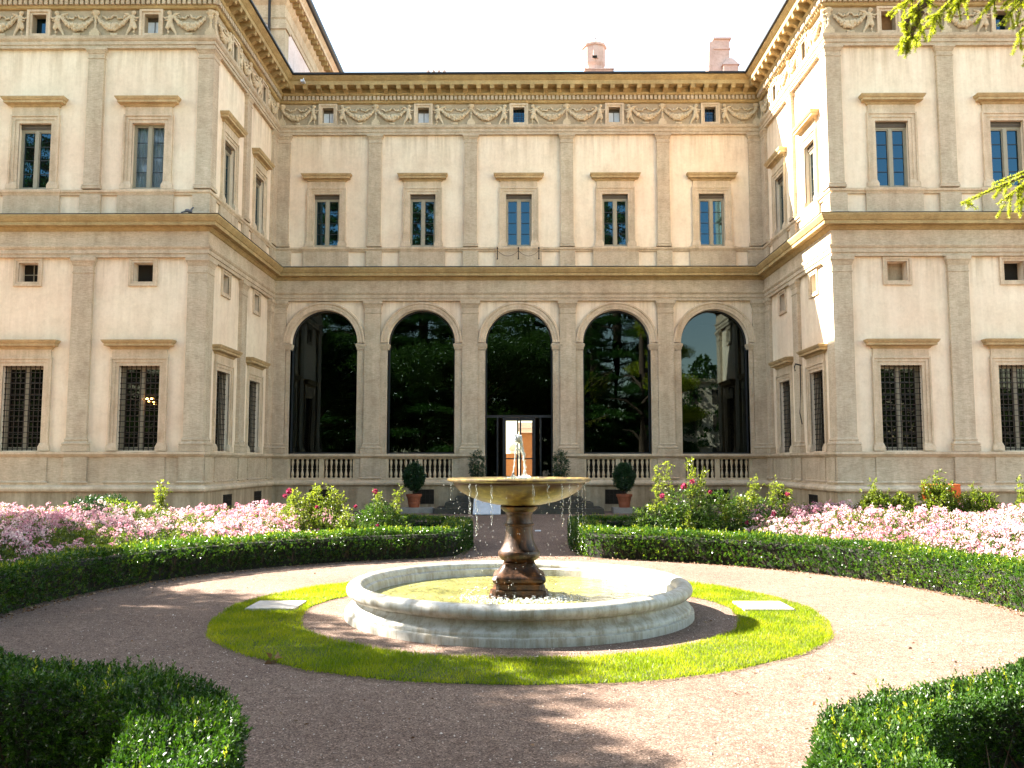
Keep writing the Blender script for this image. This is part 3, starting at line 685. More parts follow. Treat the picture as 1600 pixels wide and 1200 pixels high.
# cellar grates
for fr, u in (('C', -3.75), ('C', 3.78), ('LS', 29.3), ('LS', 32.7), ('RS', 29.2), ('RS', 32.7), ('C', -7.8), ('C', 7.8)):
    m = MB(FR[fr]); a, b, z0, z1 = u-.42, u+.42, .28, .84
    m.box(a, b, .09, .103, z0, z1); s = V(m.build('cellar_opening', M['void']))
    m = MB(FR[fr])
    for i in range(6): x = a+.02+(b-a-.04)*i/5; m.box(x-.012, x+.012, .106, .12, z0, z1)
    for i in range(4): z = z0+.02+(z1-z0-.04)*i/3; m.box(a, b, .1205, .13, z-.011, z+.011)
    child(m.build('grate', M['iron']), s)
# loggia glazing
for c in CB:
    p = -.46; m = MB(FR['C']); e = .06; n = 28; vs = []
    zb = 1.18 if c == 0 else 2.236
    pts = [(c-AR, zb)]+[(c+AR*math.cos(math.pi-math.pi*k/n), AZ+AR*math.sin(math.pi-math.pi*k/n)) for k in range(n+1)]+[(c+AR, zb)]
    pin = [(c-AR+e, zb+e)]+[(c+(AR-e)*math.cos(math.pi-math.pi*k/n), AZ+(AR-e)*math.sin(math.pi-math.pi*k/n)) for k in range(n+1)]+[(c+AR-e, zb+e)]
    L = len(pts)
    for (a, b), (a2, b2) in zip(pts, pin): vs += [(a, p+.04, b), (a2, p+.04, b2), (a2, p-.04, b2), (a, p-.04, b)]
    m.add(vs, [(4*i+q, 4*i+(q+1) % 4, 4*((i+1) % L)+(q+1) % 4, 4*((i+1) % L)+q) for i in range(L) for q in range(4)])
    if c == 0:
        m.box(c-AR+e, c+AR-e, p-.04, p+.04, 3.68, 3.78)
        for x in (-.86, -.62, .62, .86): m.box(x-.03, x+.03, p-.035, p+.035, 1.2, 3.68)
    fr_ = V(m.build('arched_window_frame', M['darkmetal']))
    def pane(name, x0, x1, z0, z1, arch, mat):
        m = MB(FR['C'])
        if arch:
            q = [(c+(AR-.03)*math.cos(math.pi-math.pi*k/n), AZ+(AR-.03)*math.sin(math.pi-math.pi*k/n)) for k in range(n+1)]
            q = [(x0, z0)]+q+[(x1, z0)]
        else: q = [(x0, z0), (x0, z1), (x1, z1), (x1, z0)]
        m.extr([(0, 0)]*0 or [(a, b) for a, b in q], p-.004, p+.004) if False else m.add([(a, p, b) for a, b in q]+[(a, p-.008, b) for a, b in q], [tuple(range(len(q)-1, -1, -1)), tuple(range(len(q), 2*len(q)))])
        return child(m.build(name, mat), fr_)
    if c != 0: pane('pane', c-AR+.03, c+AR-.03, zb+.03, 0, True, M['glassarch'])
    else:
        pane('pane', c-AR+.03, c+AR-.03, 3.75, 0, True, M['glassarch'])
        pane('pane', -AR+.03, -.88, 1.25, 3.7, False, M['glassarch']); pane('pane', .88, AR-.03, 1.25, 3.7, False, M['glassarch'])
# glass door in the middle arch
m = MB(FR['C']); p = -.46
for a, b in ((-.59, -.02), (.02, .59)):
    m.box(a, a+.07, p-.03, p+.03, 1.2, 3.66); m.box(b-.07, b, p-.03, p+.03, 1.2, 3.66); m.box(a+.07, b-.07, p-.03, p+.03, 3.56, 3.66); m.box(a+.07, b-.07, p-.03, p+.03, 1.2, 1.36)
    m.box(a+.07, b-.07, p-.03, p+.045, 2.02, 2.07)
door = V(m.build('door', M['darkmetal']))
m = MB(FR['C']); 
for a, b in ((-.52, -.09), (.09, .52)): m.add([(a, p, 1.36), (b, p, 1.36), (b, p, 3.56), (a, p, 3.56)], [(0, 1, 2, 3)])
child(m.build('pane', M['glassdoor']), door)
# interior of the loggia
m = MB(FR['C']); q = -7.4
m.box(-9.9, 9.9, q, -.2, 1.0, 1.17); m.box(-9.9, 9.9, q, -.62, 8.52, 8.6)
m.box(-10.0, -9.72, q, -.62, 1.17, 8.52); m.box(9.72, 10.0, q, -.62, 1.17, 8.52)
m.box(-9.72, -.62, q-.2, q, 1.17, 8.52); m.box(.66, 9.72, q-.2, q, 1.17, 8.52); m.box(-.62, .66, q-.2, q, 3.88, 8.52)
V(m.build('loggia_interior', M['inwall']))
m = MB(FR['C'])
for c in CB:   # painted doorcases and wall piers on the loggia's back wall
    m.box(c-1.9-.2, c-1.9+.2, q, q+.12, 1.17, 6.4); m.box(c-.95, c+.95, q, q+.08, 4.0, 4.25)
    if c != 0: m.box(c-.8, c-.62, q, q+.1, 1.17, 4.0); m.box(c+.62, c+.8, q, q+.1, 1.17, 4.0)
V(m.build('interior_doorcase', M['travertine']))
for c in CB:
    if c: m = MB(FR['C']); m.box(c-1.335, c+1.335, -.47, -.36, 1.2, 2.2); V(m.build('unlit_interior_panel', M['void']))  # near-black panel painted as the unlit interior behind the balusters
# balustrades
bp = [(.052, 1.285), (.052, 1.32), (.035, 1.335), (.05, 1.36), (.062, 1.41), (.058, 1.47), (.04, 1.54), (.026, 1.60), (.024, 1.63), (.042, 1.645), (.042, 1.675), (.024, 1.69), (.026, 1.72), (.040, 1.78), (.056, 1.86), (.060, 1.91), (.046, 1.96), (.034, 1.985), (.052, 2.0), (.052, 2.03)]
m = MB(); m.lathe(bp, 10); bsrc = m.build('baluster', M['relief'], smooth=50)
used = False
for c in CB:
    if c == 0: continue
    m = MB(FR['C']); m.box(c-1.335, c+1.335, -.22, -.0, 1.262, 1.288); m.box(c-1.335, c+1.335, -.2, -.01, 2.028, 2.056)
    m.box(c-.09, c+.09, -.2, -.02, 1.288, 2.028); m.box(c-1.335, c-1.25, -.2, -.02, 1.288, 2.028); m.box(c+1.25, c+1.335, -.2, -.02, 1.288, 2.028)
    b = V(m.build('balustrade', M['relief']))
    for s in (-1, 1):
        for i in range(6):
            u = c+s*(.09+(i+.5)*1.16/6)
            if not used: o = bsrc; used = True
            else: o = bpy.data.objects.new('baluster', bsrc.data); COL.objects.link(o)
            o.parent = b; o.matrix_parent_inverse = Matrix(); o.matrix_basis = Matrix.Translation((u, YF+.11, 0))
# steps up to the door
st = thing('entrance_steps', 'dark mossy stone steps rising to the glass door of the loggia', 'steps', (0, 33.5, 0))
for i in range(6):
    m = MB(); k = 1.9-.36*i if i < 5 else .1
    w_ = 1.35+.36*(5-i); y0 = 34.5-(5-i)*.34-.2
    m.frust(-w_, w_, y0-33.5, 1.5, i*.2, -w_+.03, w_-.03, y0-33.5+.02, 1.5, i*.2+.197)
    m.build('step', M['peperino'], st)
# window brackets with chains under the middle window
for u in (-.86, -.02, .8):
    m = MB(FR['C']); m.tube([(u, .0, 10.5), (u, .16, 10.48), (u, .2, 10.38), (u, .12, 10.2), (u, .1, 10.05)], .018, 6); m.ell((u, .14, 10.45), (.035, .05, .05)); m.ell((u, .1, 10.03), (.03, .03, .04))
    ib = V(m.build('iron_bracket', M['iron'], smooth=60))
for a, b in ((-.86, -.02), (-.02, .8)):
    m = MB(FR['C']); m.tube([(a+(b-a)*t/8, .13, 10.35-.22*(1-(2*t/8-1)**2)) for t in range(9)], .008, 5); V(m.build('chain', M['iron'], smooth=60))
m = MB(FR['RS']); m.tube([(30.35, .0, 5.25), (30.35, .2, 5.3), (30.35, .24, 5.2), (30.35, .22, 5.05)], .025, 6); m.tube([(30.35, .04, 5.25), (30.35, .05, 4.3), (30.35, .1, 3.6), (30.35, .03, 3.2)], .018, 6)
V(m.build('iron_wall_hook', M['iron'], smooth=60))
m = MB(); m.box(-8.75, -8.6, 33.86, 34.1, 17.1, 17.19); m.tube([(-8.66, 34.0, 17.3), (-8.68, 33.98, 17.15)], .02, 6); V(m.build('security_camera', M['white_metal']))
# plumbing: downpipe on the taller block
# ---- volumes behind: shells that close the building, roofs, taller block
m = MB()
for s in (-1, 1):
    x0, x1 = (-21, -10.3) if s < 0 else (10.3, 21)
    m.box(x0, x1, 46.0, 46.5, 0, 17.4); xo = -21 if s < 0 else 20.6
    m.box(xo, xo+.4, 27.7, 46, 0, 17.4); m.box(x0, x1, 27.7, 46.4, 17.2, 17.38)
    m.box(x0+.5, x1-.5, 28.6, 28.7, 0, 17.2) if False else None
m.box(-10.3, 10.3, 35.3, 46.4, 17.2, 17.38); m.box(-10.3, 10.3, 35.3, 46, 8.62, 8.8)
m.box(-10.3, -.9, 45.6, 46, 0, 17.2); m.box(.9, 10.3, 45.6, 46, 0, 17.2); m.box(-.9, .9, 45.6, 46, 4.2, 17.2)
V(m.build('rear_wall', M['stucco']))
m = MB(); m.add([(-21, 27, 17.5), (-15.2, 32.5, 19.4), (-15.2, 46, 19.4), (-21, 46, 17.5)], [(0, 1, 2, 3)]); m.add([(21, 27, 17.5), (15.2, 32.5, 19.4), (15.2, 46, 19.4), (21, 46, 17.5)], [(0, 1, 2, 3)])
m.add([(-15.2, 40, 19.4), (15.2, 40, 19.4), (15.2, 46.6, 17.4), (-15.2, 46.6, 17.4)], [(0, 1, 2, 3)]); V(m.build('rear_roof_slope', M['tile']))
# taller block at the rear left
m = MB(); m.box(-20, -9.9, 35.5, 50, 17, 22.2); V(m.build('taller_block_wall', M['pale_plaster']))
def side_sweep(prof, y0=35.5, y1=50.5):
    m = MB(); vs = []
    for p, z in prof: vs += [(-20.5, y0-p, z), (-9.9+p, y0-p, z), (-9.9+p, y1, z)]
    k = len(prof); m.add(vs, [(3*i+j, 3*i+j+1, 3*i+4+j, 3*i+3+j) for i in range(k-1) for j in range(2)]); return m
V(side_sweep([(0, 20.35), (.05, 20.36), (.06, 20.55), (.1, 20.6), (.03, 20.62), (.03, 21.2)]).build('block_architrave', M['travertine'], smooth=25))
V(side_sweep([(.03, 21.18), (.1, 21.25), (.16, 21.35), (.16, 21.6), (.5, 21.62), (.5, 21.8), (.58, 21.9), (.62, 21.98), (.0, 22.0)]).build('block_cornice', M['trim'], smooth=25))
V(side_sweep([(.5, 21.97), (.72, 21.98), (.78, 22.05), (.78, 22.2), (.3, 22.3), (-4, 23.6)]).build('block_roof', M['gutter']))
for i in range(26): u = 35.1+i*.55; m = MB(FR['B']); m.box(u-.09, u+.09, .14, .45, 21.42, 21.618); V(m.build('block_modillion', M['cornice']))
m = MB(); m.box(-10.45, -9.84, 35.44, 36.0, 17, 20.1); m.box(-10.52, -9.78, 35.38, 36.1, 20.1, 20.345); V(m.build('block_pilaster', M['travertine']))
m = MB(); m.tube([(-10.5, 35.3, 21.6), (-10.45, 35.28, 17.0)], .06, 8); V(m.build('downpipe', M['gutter'], smooth=60))
# chimneys (sub-parts of the roof)
m = MB(); cx, cy = 3.27, 36.6
m.box(cx-.42, cx+.75, cy-.4, cy+.5, 17.9, 18.62); m.box(cx-.47, cx+.8, cy-.45, cy+.55, 18.62, 18.68)
m.lathe([(.40, 18.6), (.40, 18.85), (.46, 18.95), (.48, 19.0), (.48, 19.7), (.55, 19.74), (.55, 19.82), (.42, 19.92), (.2, 20.08), (.06, 20.25), (.01, 20.33)], 8, (cx, cy))
m.box(cx-.08, cx+.12, cy-.52, cy-.44, 19.1, 19.65)
child(m.build('chimney', M['pink_plaster']), rf)
m = MB(); m.box(cx-.13, cx+.07, cy-.535, cy-.522, 19.08, 19.2); child(m.build('chimney_vent', M['void']), rf)
m = MB(); cx = 8.62
m.box(cx-.22, cx+.42, cy-.3, cy+.5, 17.9, 20.0); m.box(cx-.26, cx+.46, cy-.34, cy+.54, 19.55, 19.62); m.box(cx-.28, cx+.5, cy-.36, cy+.56, 20.0, 20.07)
m.add([(cx-.5, cy-.3, 18.0), (cx-.44, cy-.3, 19.85), (cx-.22, cy-.3, 20.0), (cx-.22, cy-.3, 18.0), (cx-.5, cy+.4, 18.0), (cx-.44, cy+.4, 19.85), (cx-.22, cy+.4, 20.0), (cx-.22, cy+.4, 18.0)], [(0, 1, 2, 3), (4, 5, 6, 7), (0, 1, 5, 4), (1, 2, 6, 5)])
m.frust(cx+.1, cx+.72, cy-.55, cy-.25, 17.9, cx+.1, cx+.72, cy-.55, cy-.25, 18.75); m.frust(cx+.04, cx+.78, cy-.6, cy-.2, 18.75, cx+.3, cx+.5, cy-.45, cy-.3, 19.1)
child(m.build('chimney', M['pink_plaster']), rf)
m = MB()
for i in range(4): m.lathe([(.07, 17.8), (.07, 17.93), (.04, 17.96)], 8, (-3.72+i*.22, 34.75))
child(m.build('roof_ridge_tile', M['pink_plaster']), rf)

# ---- frieze reliefs
def blob(name, parts, voxel, mat, parent=None, flat=None):
    """fuse ellipsoids and limbs into one continuous surface"""
    m = MB()
    for q in parts:
        if q[0] == 'e': m.ell(q[1], q[2], 12, 8, Matrix.Rotation(q[3], 3, 'Y') if len(q) > 3 else None)
        else: m.tube(q[1], q[2], 10)
    o = m.build(name, mat); md = o.modifiers.new('r', 'REMESH'); md.mode = 'VOXEL'; md.voxel_size = voxel; md.use_smooth_shade = True
    sm = o.modifiers.new('s', 'SMOOTH'); sm.factor = .5; sm.iterations = 2
    dg = bpy.context.evaluated_depsgraph_get(); me = bpy.data.meshes.new_from_object(o.evaluated_get(dg)); o.modifiers.clear(); o.data = me
    me.materials.clear(); me.materials.append(mat)
    return o
# putto, standing, facing u+, 0.86 tall with feet at z=15.6
Z0 = 15.6
putto = blob('putto_relief', [
    ('e', (.02, .05, Z0+.78), (.065, .06, .075)), ('e', (-.01, .05, Z0+.70), (.03, .04, .05)),
    ('t', [(-.01, .04, Z0+.70), (-.02, .045, Z0+.60), (-.005, .05, Z0+.50), (.0, .045, Z0+.42)], [.045, .075, .078, .08]),
    ('t', [(.02, .04, Z0+.43), (.06, .06, Z0+.26), (.03, .05, Z0+.14), (.05, .05, Z0+.03)], [.065, .055, .038, .028]), ('e', (.075, .06, Z0+.025), (.05, .03, .022)),
    ('t', [(-.02, .03, Z0+.43), (-.07, .035, Z0+.27), (-.13, .03, Z0+.15), (-.17, .03, Z0+.03)], [.065, .05, .036, .026]), ('e', (-.15, .04, Z0+.02), (.05, .03, .02)),
    ('t', [(.02, .05, Z0+.65), (.11, .08, Z0+.58), (.18, .07, Z0+.64)], [.038, .03, .024]), ('t', [(-.04, .05, Z0+.65), (.03, .09, Z0+.53), (.13, .09, Z0+.50)], [.036, .028, .022]),
    ('t', [(-.04, .02, Z0+.66), (-.14, .02, Z0+.74), (-.25, .015, Z0+.78)], [.035, .05, .018]), ('t', [(-.05, .02, Z0+.62), (-.16, .015, Z0+.64), (-.24, .01, Z0+.62)], [.03, .035, .012]),
    ('e', (.02, .03, Z0+.84), (.045, .04, .03))], .016, M['relief'])
# garland: fruit swag from putto (u=-.5) to urn (u=.5)
rs = random.Random(3); m = MB()
for i in range(40):
    t = i/39; u = -.5+t; z = Z0+.60-.30*math.sin(math.pi*t)**.8; r = .038+.045*math.sin(math.pi*t)
    for k in range(3): m.ell((u+rs.uniform(-.02, .02), .035+rs.uniform(0, .05), z+rs.uniform(-.05, .05)*(.5+math.sin(math.pi*t))), (r*rs.uniform(.7, 1.1),)*3, 6, 4)
for k in range(2):
    pts = [(-.42+.42*k+.38*t/7, .03+.015*math.sin(t*2), Z0+.70-.10*math.sin(math.pi*t/7)+.035*math.sin(t*2.4+k)) for t in range(8)]
    m.tube(pts, [.016, .04, .028, .046, .03, .042, .026, .036], 6)
m.frust(-.16, .08, 0, .05, Z0+.03, -.14, .1, 0, .045, Z0+.11)
garl = m.build('garland_relief', M['relief'], smooth=180)
m = MB()
m.box(-.16, .16, -.02, .09, Z0+.0, Z0+.14); m.box(-.12, .12, -.02, .07, Z0+.14, Z0+.22); m.box(-.07, .07, 0, .06, Z0+.22, Z0+.27)
m.lathe([(.045, Z0+.26), (.06, Z0+.3), (.04, Z0+.36), (.035, Z0+.44), (.06, Z0+.47), (.04, Z0+.5), (.035, Z0+.56), (.07, Z0+.62), (.10, Z0+.66), (.06, Z0+.7), (.09, Z0+.74), (.11, Z0+.76), (.13, Z0+.82), (.1, Z0+.84), (.12, Z0+.87)], 12, (0, .02), sy=.7)
for i in range(14): m.ell((rs.uniform(-.15, .15), .04, Z0+.80+rs.uniform(-.02, .05)), (.035, .035, .03), 6, 4)
urn = m.build('urn_relief', M['relief'], smooth=40)
pu, ga, ur = [], [], []
def bayset(fr, cs, hb, pils):
    for c in cs:
        if fr == 'N' and abs(c) > 16: continue
        for s in (-1, 1):
            pu.append((fr, c+s*(.60), -.05, -s*1.25)); k = (hb-.72-.12)
            ga.append((fr, c+s*(.72+k/2+.03), -.06, s*k))
    for q in pils: ur.append((fr, q, -.06, 1))
bayset('C', CB, 1.95, [-9.68, -5.85, -1.95, 1.95, 5.85, 9.68]); bayset('LS', SB, 1.75, [27.25, 30.9, 34.5]); bayset('RS', SB, 1.75, [27.25, 30.9, 34.5])
bayset('N', [-11.87, -15.52], 1.82, [-9.96, -13.7]); bayset('N', [11.87, 15.52], 1.82, [9.96, 13.7])
putparts(putto, 'putto_relief', pu); putparts(garl, 'garland_relief', ga); putparts(urn, 'urn_relief', ur)

# ---- what shows through the glass door: courtyard beyond
cb = thing('courtyard_building', 'ochre building seen through the glass door across the courtyard', 'building', (1.5, 60, 0))
m = MB(); m.box(-1.35, 8, 0, 6, 0, 3.9); m.build('wall', M['ochre'], cb)
m = MB(); m.box(-1.5, 8.1, -.3, 6, 3.9, 4.2); m.box(-1.6, 8.2, -.45, 6, 4.2, 4.6); m.build('cornice', M['whitewall'], cb)
pb = thing('garden_pedestal', 'ochre block pedestal seen through left leaf of the glass door', 'pedestal', (-.42, 52, 0))
m = MB(); m.box(-.35, .35, -.3, .3, 0, 2.4); m.build('block', M['ochre'], pb)
ub = MB(); ub.lathe([(.2, 2.4), (.22, 2.46), (.16, 2.55), (.26, 2.7), (.28, 2.85), (.2, 2.98), (.1, 3.03)], 14)
o = ub.build('stone_ornament', M['whitewall'], smooth=60, loc=(-.42, 52, 0)); tag(o, 'white rounded stone ornament on the ochre block beyond the door', 'ornament')

# ------------------------------------------------------------------ fountain
fo = thing('fountain', 'round fountain with marble basin and rusty stemmed bowl dripping water', 'fountain', (0, 11.4, 0))
def nprof(pts, seg, name, mat, wobble=0, cap=True):
    m = MB(); m.lathe(pts, seg, cap=cap); return m.build(name, mat, fo, smooth=40)
tor = [(2.0+.11*math.cos(t), .33+.085*math.sin(t)) for t in [R(a) for a in range(-60, 181, 15)]]
tor = [(2.07+.105*math.cos(R(a)), .335+.085*math.sin(R(a))) for a in range(-55, 186, 16)]
nprof([(2.12, -.05), (2.19, -.04), (2.19, .065), (2.185, .085), (2.15, .095), (2.15, .125), (2.14, .14), (2.09, .17), (2.05, .21), (2.045, .245), (2.075, .255)]+tor+[(1.93, .31), (1.92, .25), (1.9, .05), (0.3, .05)], 160, 'basin', M['marble'], cap=False)
m = MB(); m.lathe([(0.3, .215), (.8, .215), (1.3, .215), (1.925, .215)], 96, cap=False); m.add([(.31*math.cos(2*math.pi*i/24), .31*math.sin(2*math.pi*i/24), .215) for i in range(24)], [tuple(range(24))]); m.build('basin_water', M['water'], fo)
# square pedestal with moulded, rounded-corner sections
def sqprof(prof, n=2.0, seg=48):
    m = MB(); vs = []; k = len(prof)
    for r, z, e in prof:
        for i in range(seg):
            a = 2*math.pi*(i+.5)/seg; c_, s_ = math.cos(a), math.sin(a); q = (abs(c_)**e+abs(s_)**e)**(-1/e); vs.append((r*q*c_, r*q*s_, z))
    m.add(vs, [(j*seg+i, j*seg+(i+1) % seg, (j+1)*seg+(i+1) % seg, (j+1)*seg+i) for j in range(k-1) for i in range(seg)]+[tuple((k-1)*seg+i for i in range(seg))])
    return m
sqprof([(.375, .15, 30), (.375, .245, 30), (.335, .25, 30), (.335, .305, 30), (.29, .31, 30), (.29, .375, 30), (.305, .385, 24), (.33, .41, 20), (.335, .44, 20), (.32, .475, 20), (.29, .495, 20), (.25, .53, 16), (.22, .57, 14), (.205, .60, 12), (.2, .625, 12)]).build('pedestal', M['wet'], fo, smooth=35)
nprof([(.17, .62), (.19, .64), (.235, .67), (.265, .71), (.27, .745), (.262, .77), (.25, .775), (.225, .82), (.195, .88), (.178, .95), (.170, 1.02), (.168, 1.085), (.188, 1.092), (.19, 1.115), (.172, 1.122), (.165, 1.15), (.16, 1.2), (.165, 1.24), (.175, 1.245), (.175, 1.265), (.2, 1.275), (.235, 1.31), (.245, 1.33), (.215, 1.34), (.2, 1.36), (.2, 1.37)], 48, 'column', M['wet'])
nprof([(.2, 1.352), (.3, 1.36), (.48, 1.40), (.64, 1.46), (.76, 1.53), (.83, 1.60), (.85, 1.632), (.85, 1.645), (.9, 1.652), (.925, 1.668), (.925, 1.685), (.90, 1.70), (.85, 1.69), (.80, 1.655), (.6, 1.60), (.06, 1.55)], 96, 'bowl', M['bowl'], cap=False)
m = MB(); m.lathe([(.03, 1.682), (.4, 1.683), (.86, 1.682)], 48, cap=False); m.build('bowl_water', M['water'], fo)
m = MB(); m.lathe([(.025, 1.6), (.025, 1.72), (.015, 1.76)], 10, (-.075, 0)); m.build('nozzle', M['darkmetal'], fo)
rng = np.random.default_rng(5)
m = MB(); rs = random.Random(4)
# jet: rises left of centre, arcs over and falls to the right as broken strings
def strand(m, f, n, r, jit):
    for i in range(n):
        t = i/(n-1); x, y, z = f(t); s = r*rs.uniform(.4, 1.2)
        m.ell((x+rs.uniform(-jit, jit), y+rs.uniform(-jit, jit), z), (s, s, s*rs.uniform(1, 2.8)), 6, 4)
up = lambda t: (-.075+.03*t+.035*t*t, 0, 1.72+.50*t-.0*t)
strand(m, up, 70, .009, .004)
strand(m, lambda t: (-.012+.02*math.cos(t*9), 0, 2.17+.06*t), 50, .016, .025)
strand(m, lambda t: (-.01+.10*t, 0, 2.22-.5*t*t-.03*t), 70, .012, .014)
strand(m, lambda t: (.0+.07*t, 0, 2.20-.28*t*t), 40, .011, .018)
strand(m, lambda t: (-.03+.04*t, 0, 2.14-.25*t*t), 24, .009, .012)
for i in range(120): a = rs.uniform(0, 6.28); rr = abs(rs.gauss(0, .10)); m.ell((.05+rr*math.cos(a), rr*math.sin(a), 1.69+abs(rs.gauss(0, .02))), (.008, .008, .011), 6, 4)
jet = tag(m.build('water_jet', M['drop'], fo, smooth=180), kind='stuff')
m = MB()
for i in range(7):   # strings of drops off the rim
    a = rs.choice([rs.uniform(3.3, 6.1), rs.uniform(3.3, 6.1), rs.uniform(0, 6.28)]); x, y = .915*math.cos(a), .915*math.sin(a); L = rs.choice([.08, .14, .2, .45, .7]); n = int(L*rs.uniform(25, 45))
    z = 1.655
    for k in range(n): z -= L/n*rs.uniform(.5, 1.5); s = rs.uniform(.002, .0055); m.ell((x+rs.uniform(-.006, .006), y+rs.uniform(-.006, .006), z), (s, s, s*rs.uniform(1.3, 3.0)), 6, 4)
for a, L in ((4.35, .48), (4.12, .62), (5.32, .5), (5.45, .62), (5.1, .25), (4.9, .22), (4.0, .40)):
    x, y = .915*math.cos(a), .915*math.sin(a); z = 1.65
    while z > 1.65-L: z -= rs.uniform(.006, .02); s = rs.uniform(.0018, .0050); m.ell((x+rs.uniform(-.014, .014), y, z), (s, s, s*rs.uniform(1.5, 5)), 6, 4)
for i in range(420):
    a = rs.uniform(0, 6.28); r_ = rs.uniform(.5, 1.05); s = rs.uniform(.0015, .005); m.ell((r_*math.cos(a), r_*math.sin(a), rs.uniform(.25, 1.62)), (s*.8, s*.8, s*rs.uniform(1, 3)), 6, 4)
tag(m.build('falling_drops', M['drop'], fo, smooth=180), kind='stuff')
m = MB()
for i in range(650):
    a = rs.uniform(3.5, 6.0) if rs.random() < .8 else rs.uniform(0, 6.28); r_ = rs.gauss(.72, .16); s = rs.uniform(.004, .013); h = abs(rs.gauss(0, .035))
    m.ell((r_*math.cos(a)*.9, r_*math.sin(a), .218+h*.7), (s*1.3, s*1.3, s*rs.uniform(.4, 1.3)), 6, 4)
tag(m.build('splash', M['drop'], fo, smooth=180), kind='stuff')

# ------------------------------------------------------------------ lawn ring
rng = np.random.default_rng(11)
N = 150000
rr = np.sqrt(rng.uniform(2.72**2, 3.76**2, N)); aa = rng.uniform(0, 2*np.pi, N)
keep = ~((np.abs(np.abs(rr*np.cos(aa))-3.18) < .34) & (np.abs(rr*np.sin(aa)-.25) < .31))
rr, aa = rr[keep], aa[keep]
rr += .02*np.sin(aa*9)+.012*np.sin(aa*23)+rng.normal(0, .012, len(rr))
P = np.stack([rr*np.cos(aa), FC[1]+rr*np.sin(aa), np.full_like(rr, .015)], 1)
n = len(P); D = unit(np.stack([rng.normal(0, .45, n), rng.normal(0, .45, n), np.ones(n)], 1))
h = rng.uniform(.02, .048, n)*(1+.35*wob(P, 3.0)); h = h[:, None]
S = unit(np.cross(D, rng.normal(size=(n, 3))))*rng.uniform(.002, .0042, n)[:, None]
T = np.stack([P-S, P+S, P+D*h+rng.normal(size=(n, 3))*.006], 1)
tint = np.clip(.45+.22*wob(P, 1.6)+.3*wob(P, 6.5, 4)+rng.normal(0, .25, n), 0, 1)
tag(quads_obj('lawn_grass', T, M['grassblade'], None, tint, 3), 'ring of bright short grass around the fountain', 'grass', kind='stuff')
for s, lb in ((-1, 'white stone slab set in the grass left of the basin'), (1, 'white stone slab set in the grass right of the basin')):
    m = MB(); a, b = sorted((s*2.86, s*3.5)); m.frust(a, b, 11.36-11.4-.0, .62, .0, a+.005, b-.005, -.035, .615, .045)
    o = m.build('stone_slab', M['slab'], loc=(0, 11.4, 0)); tag(o, lb, 'stone slab', 'pale slabs set in the grass ring')

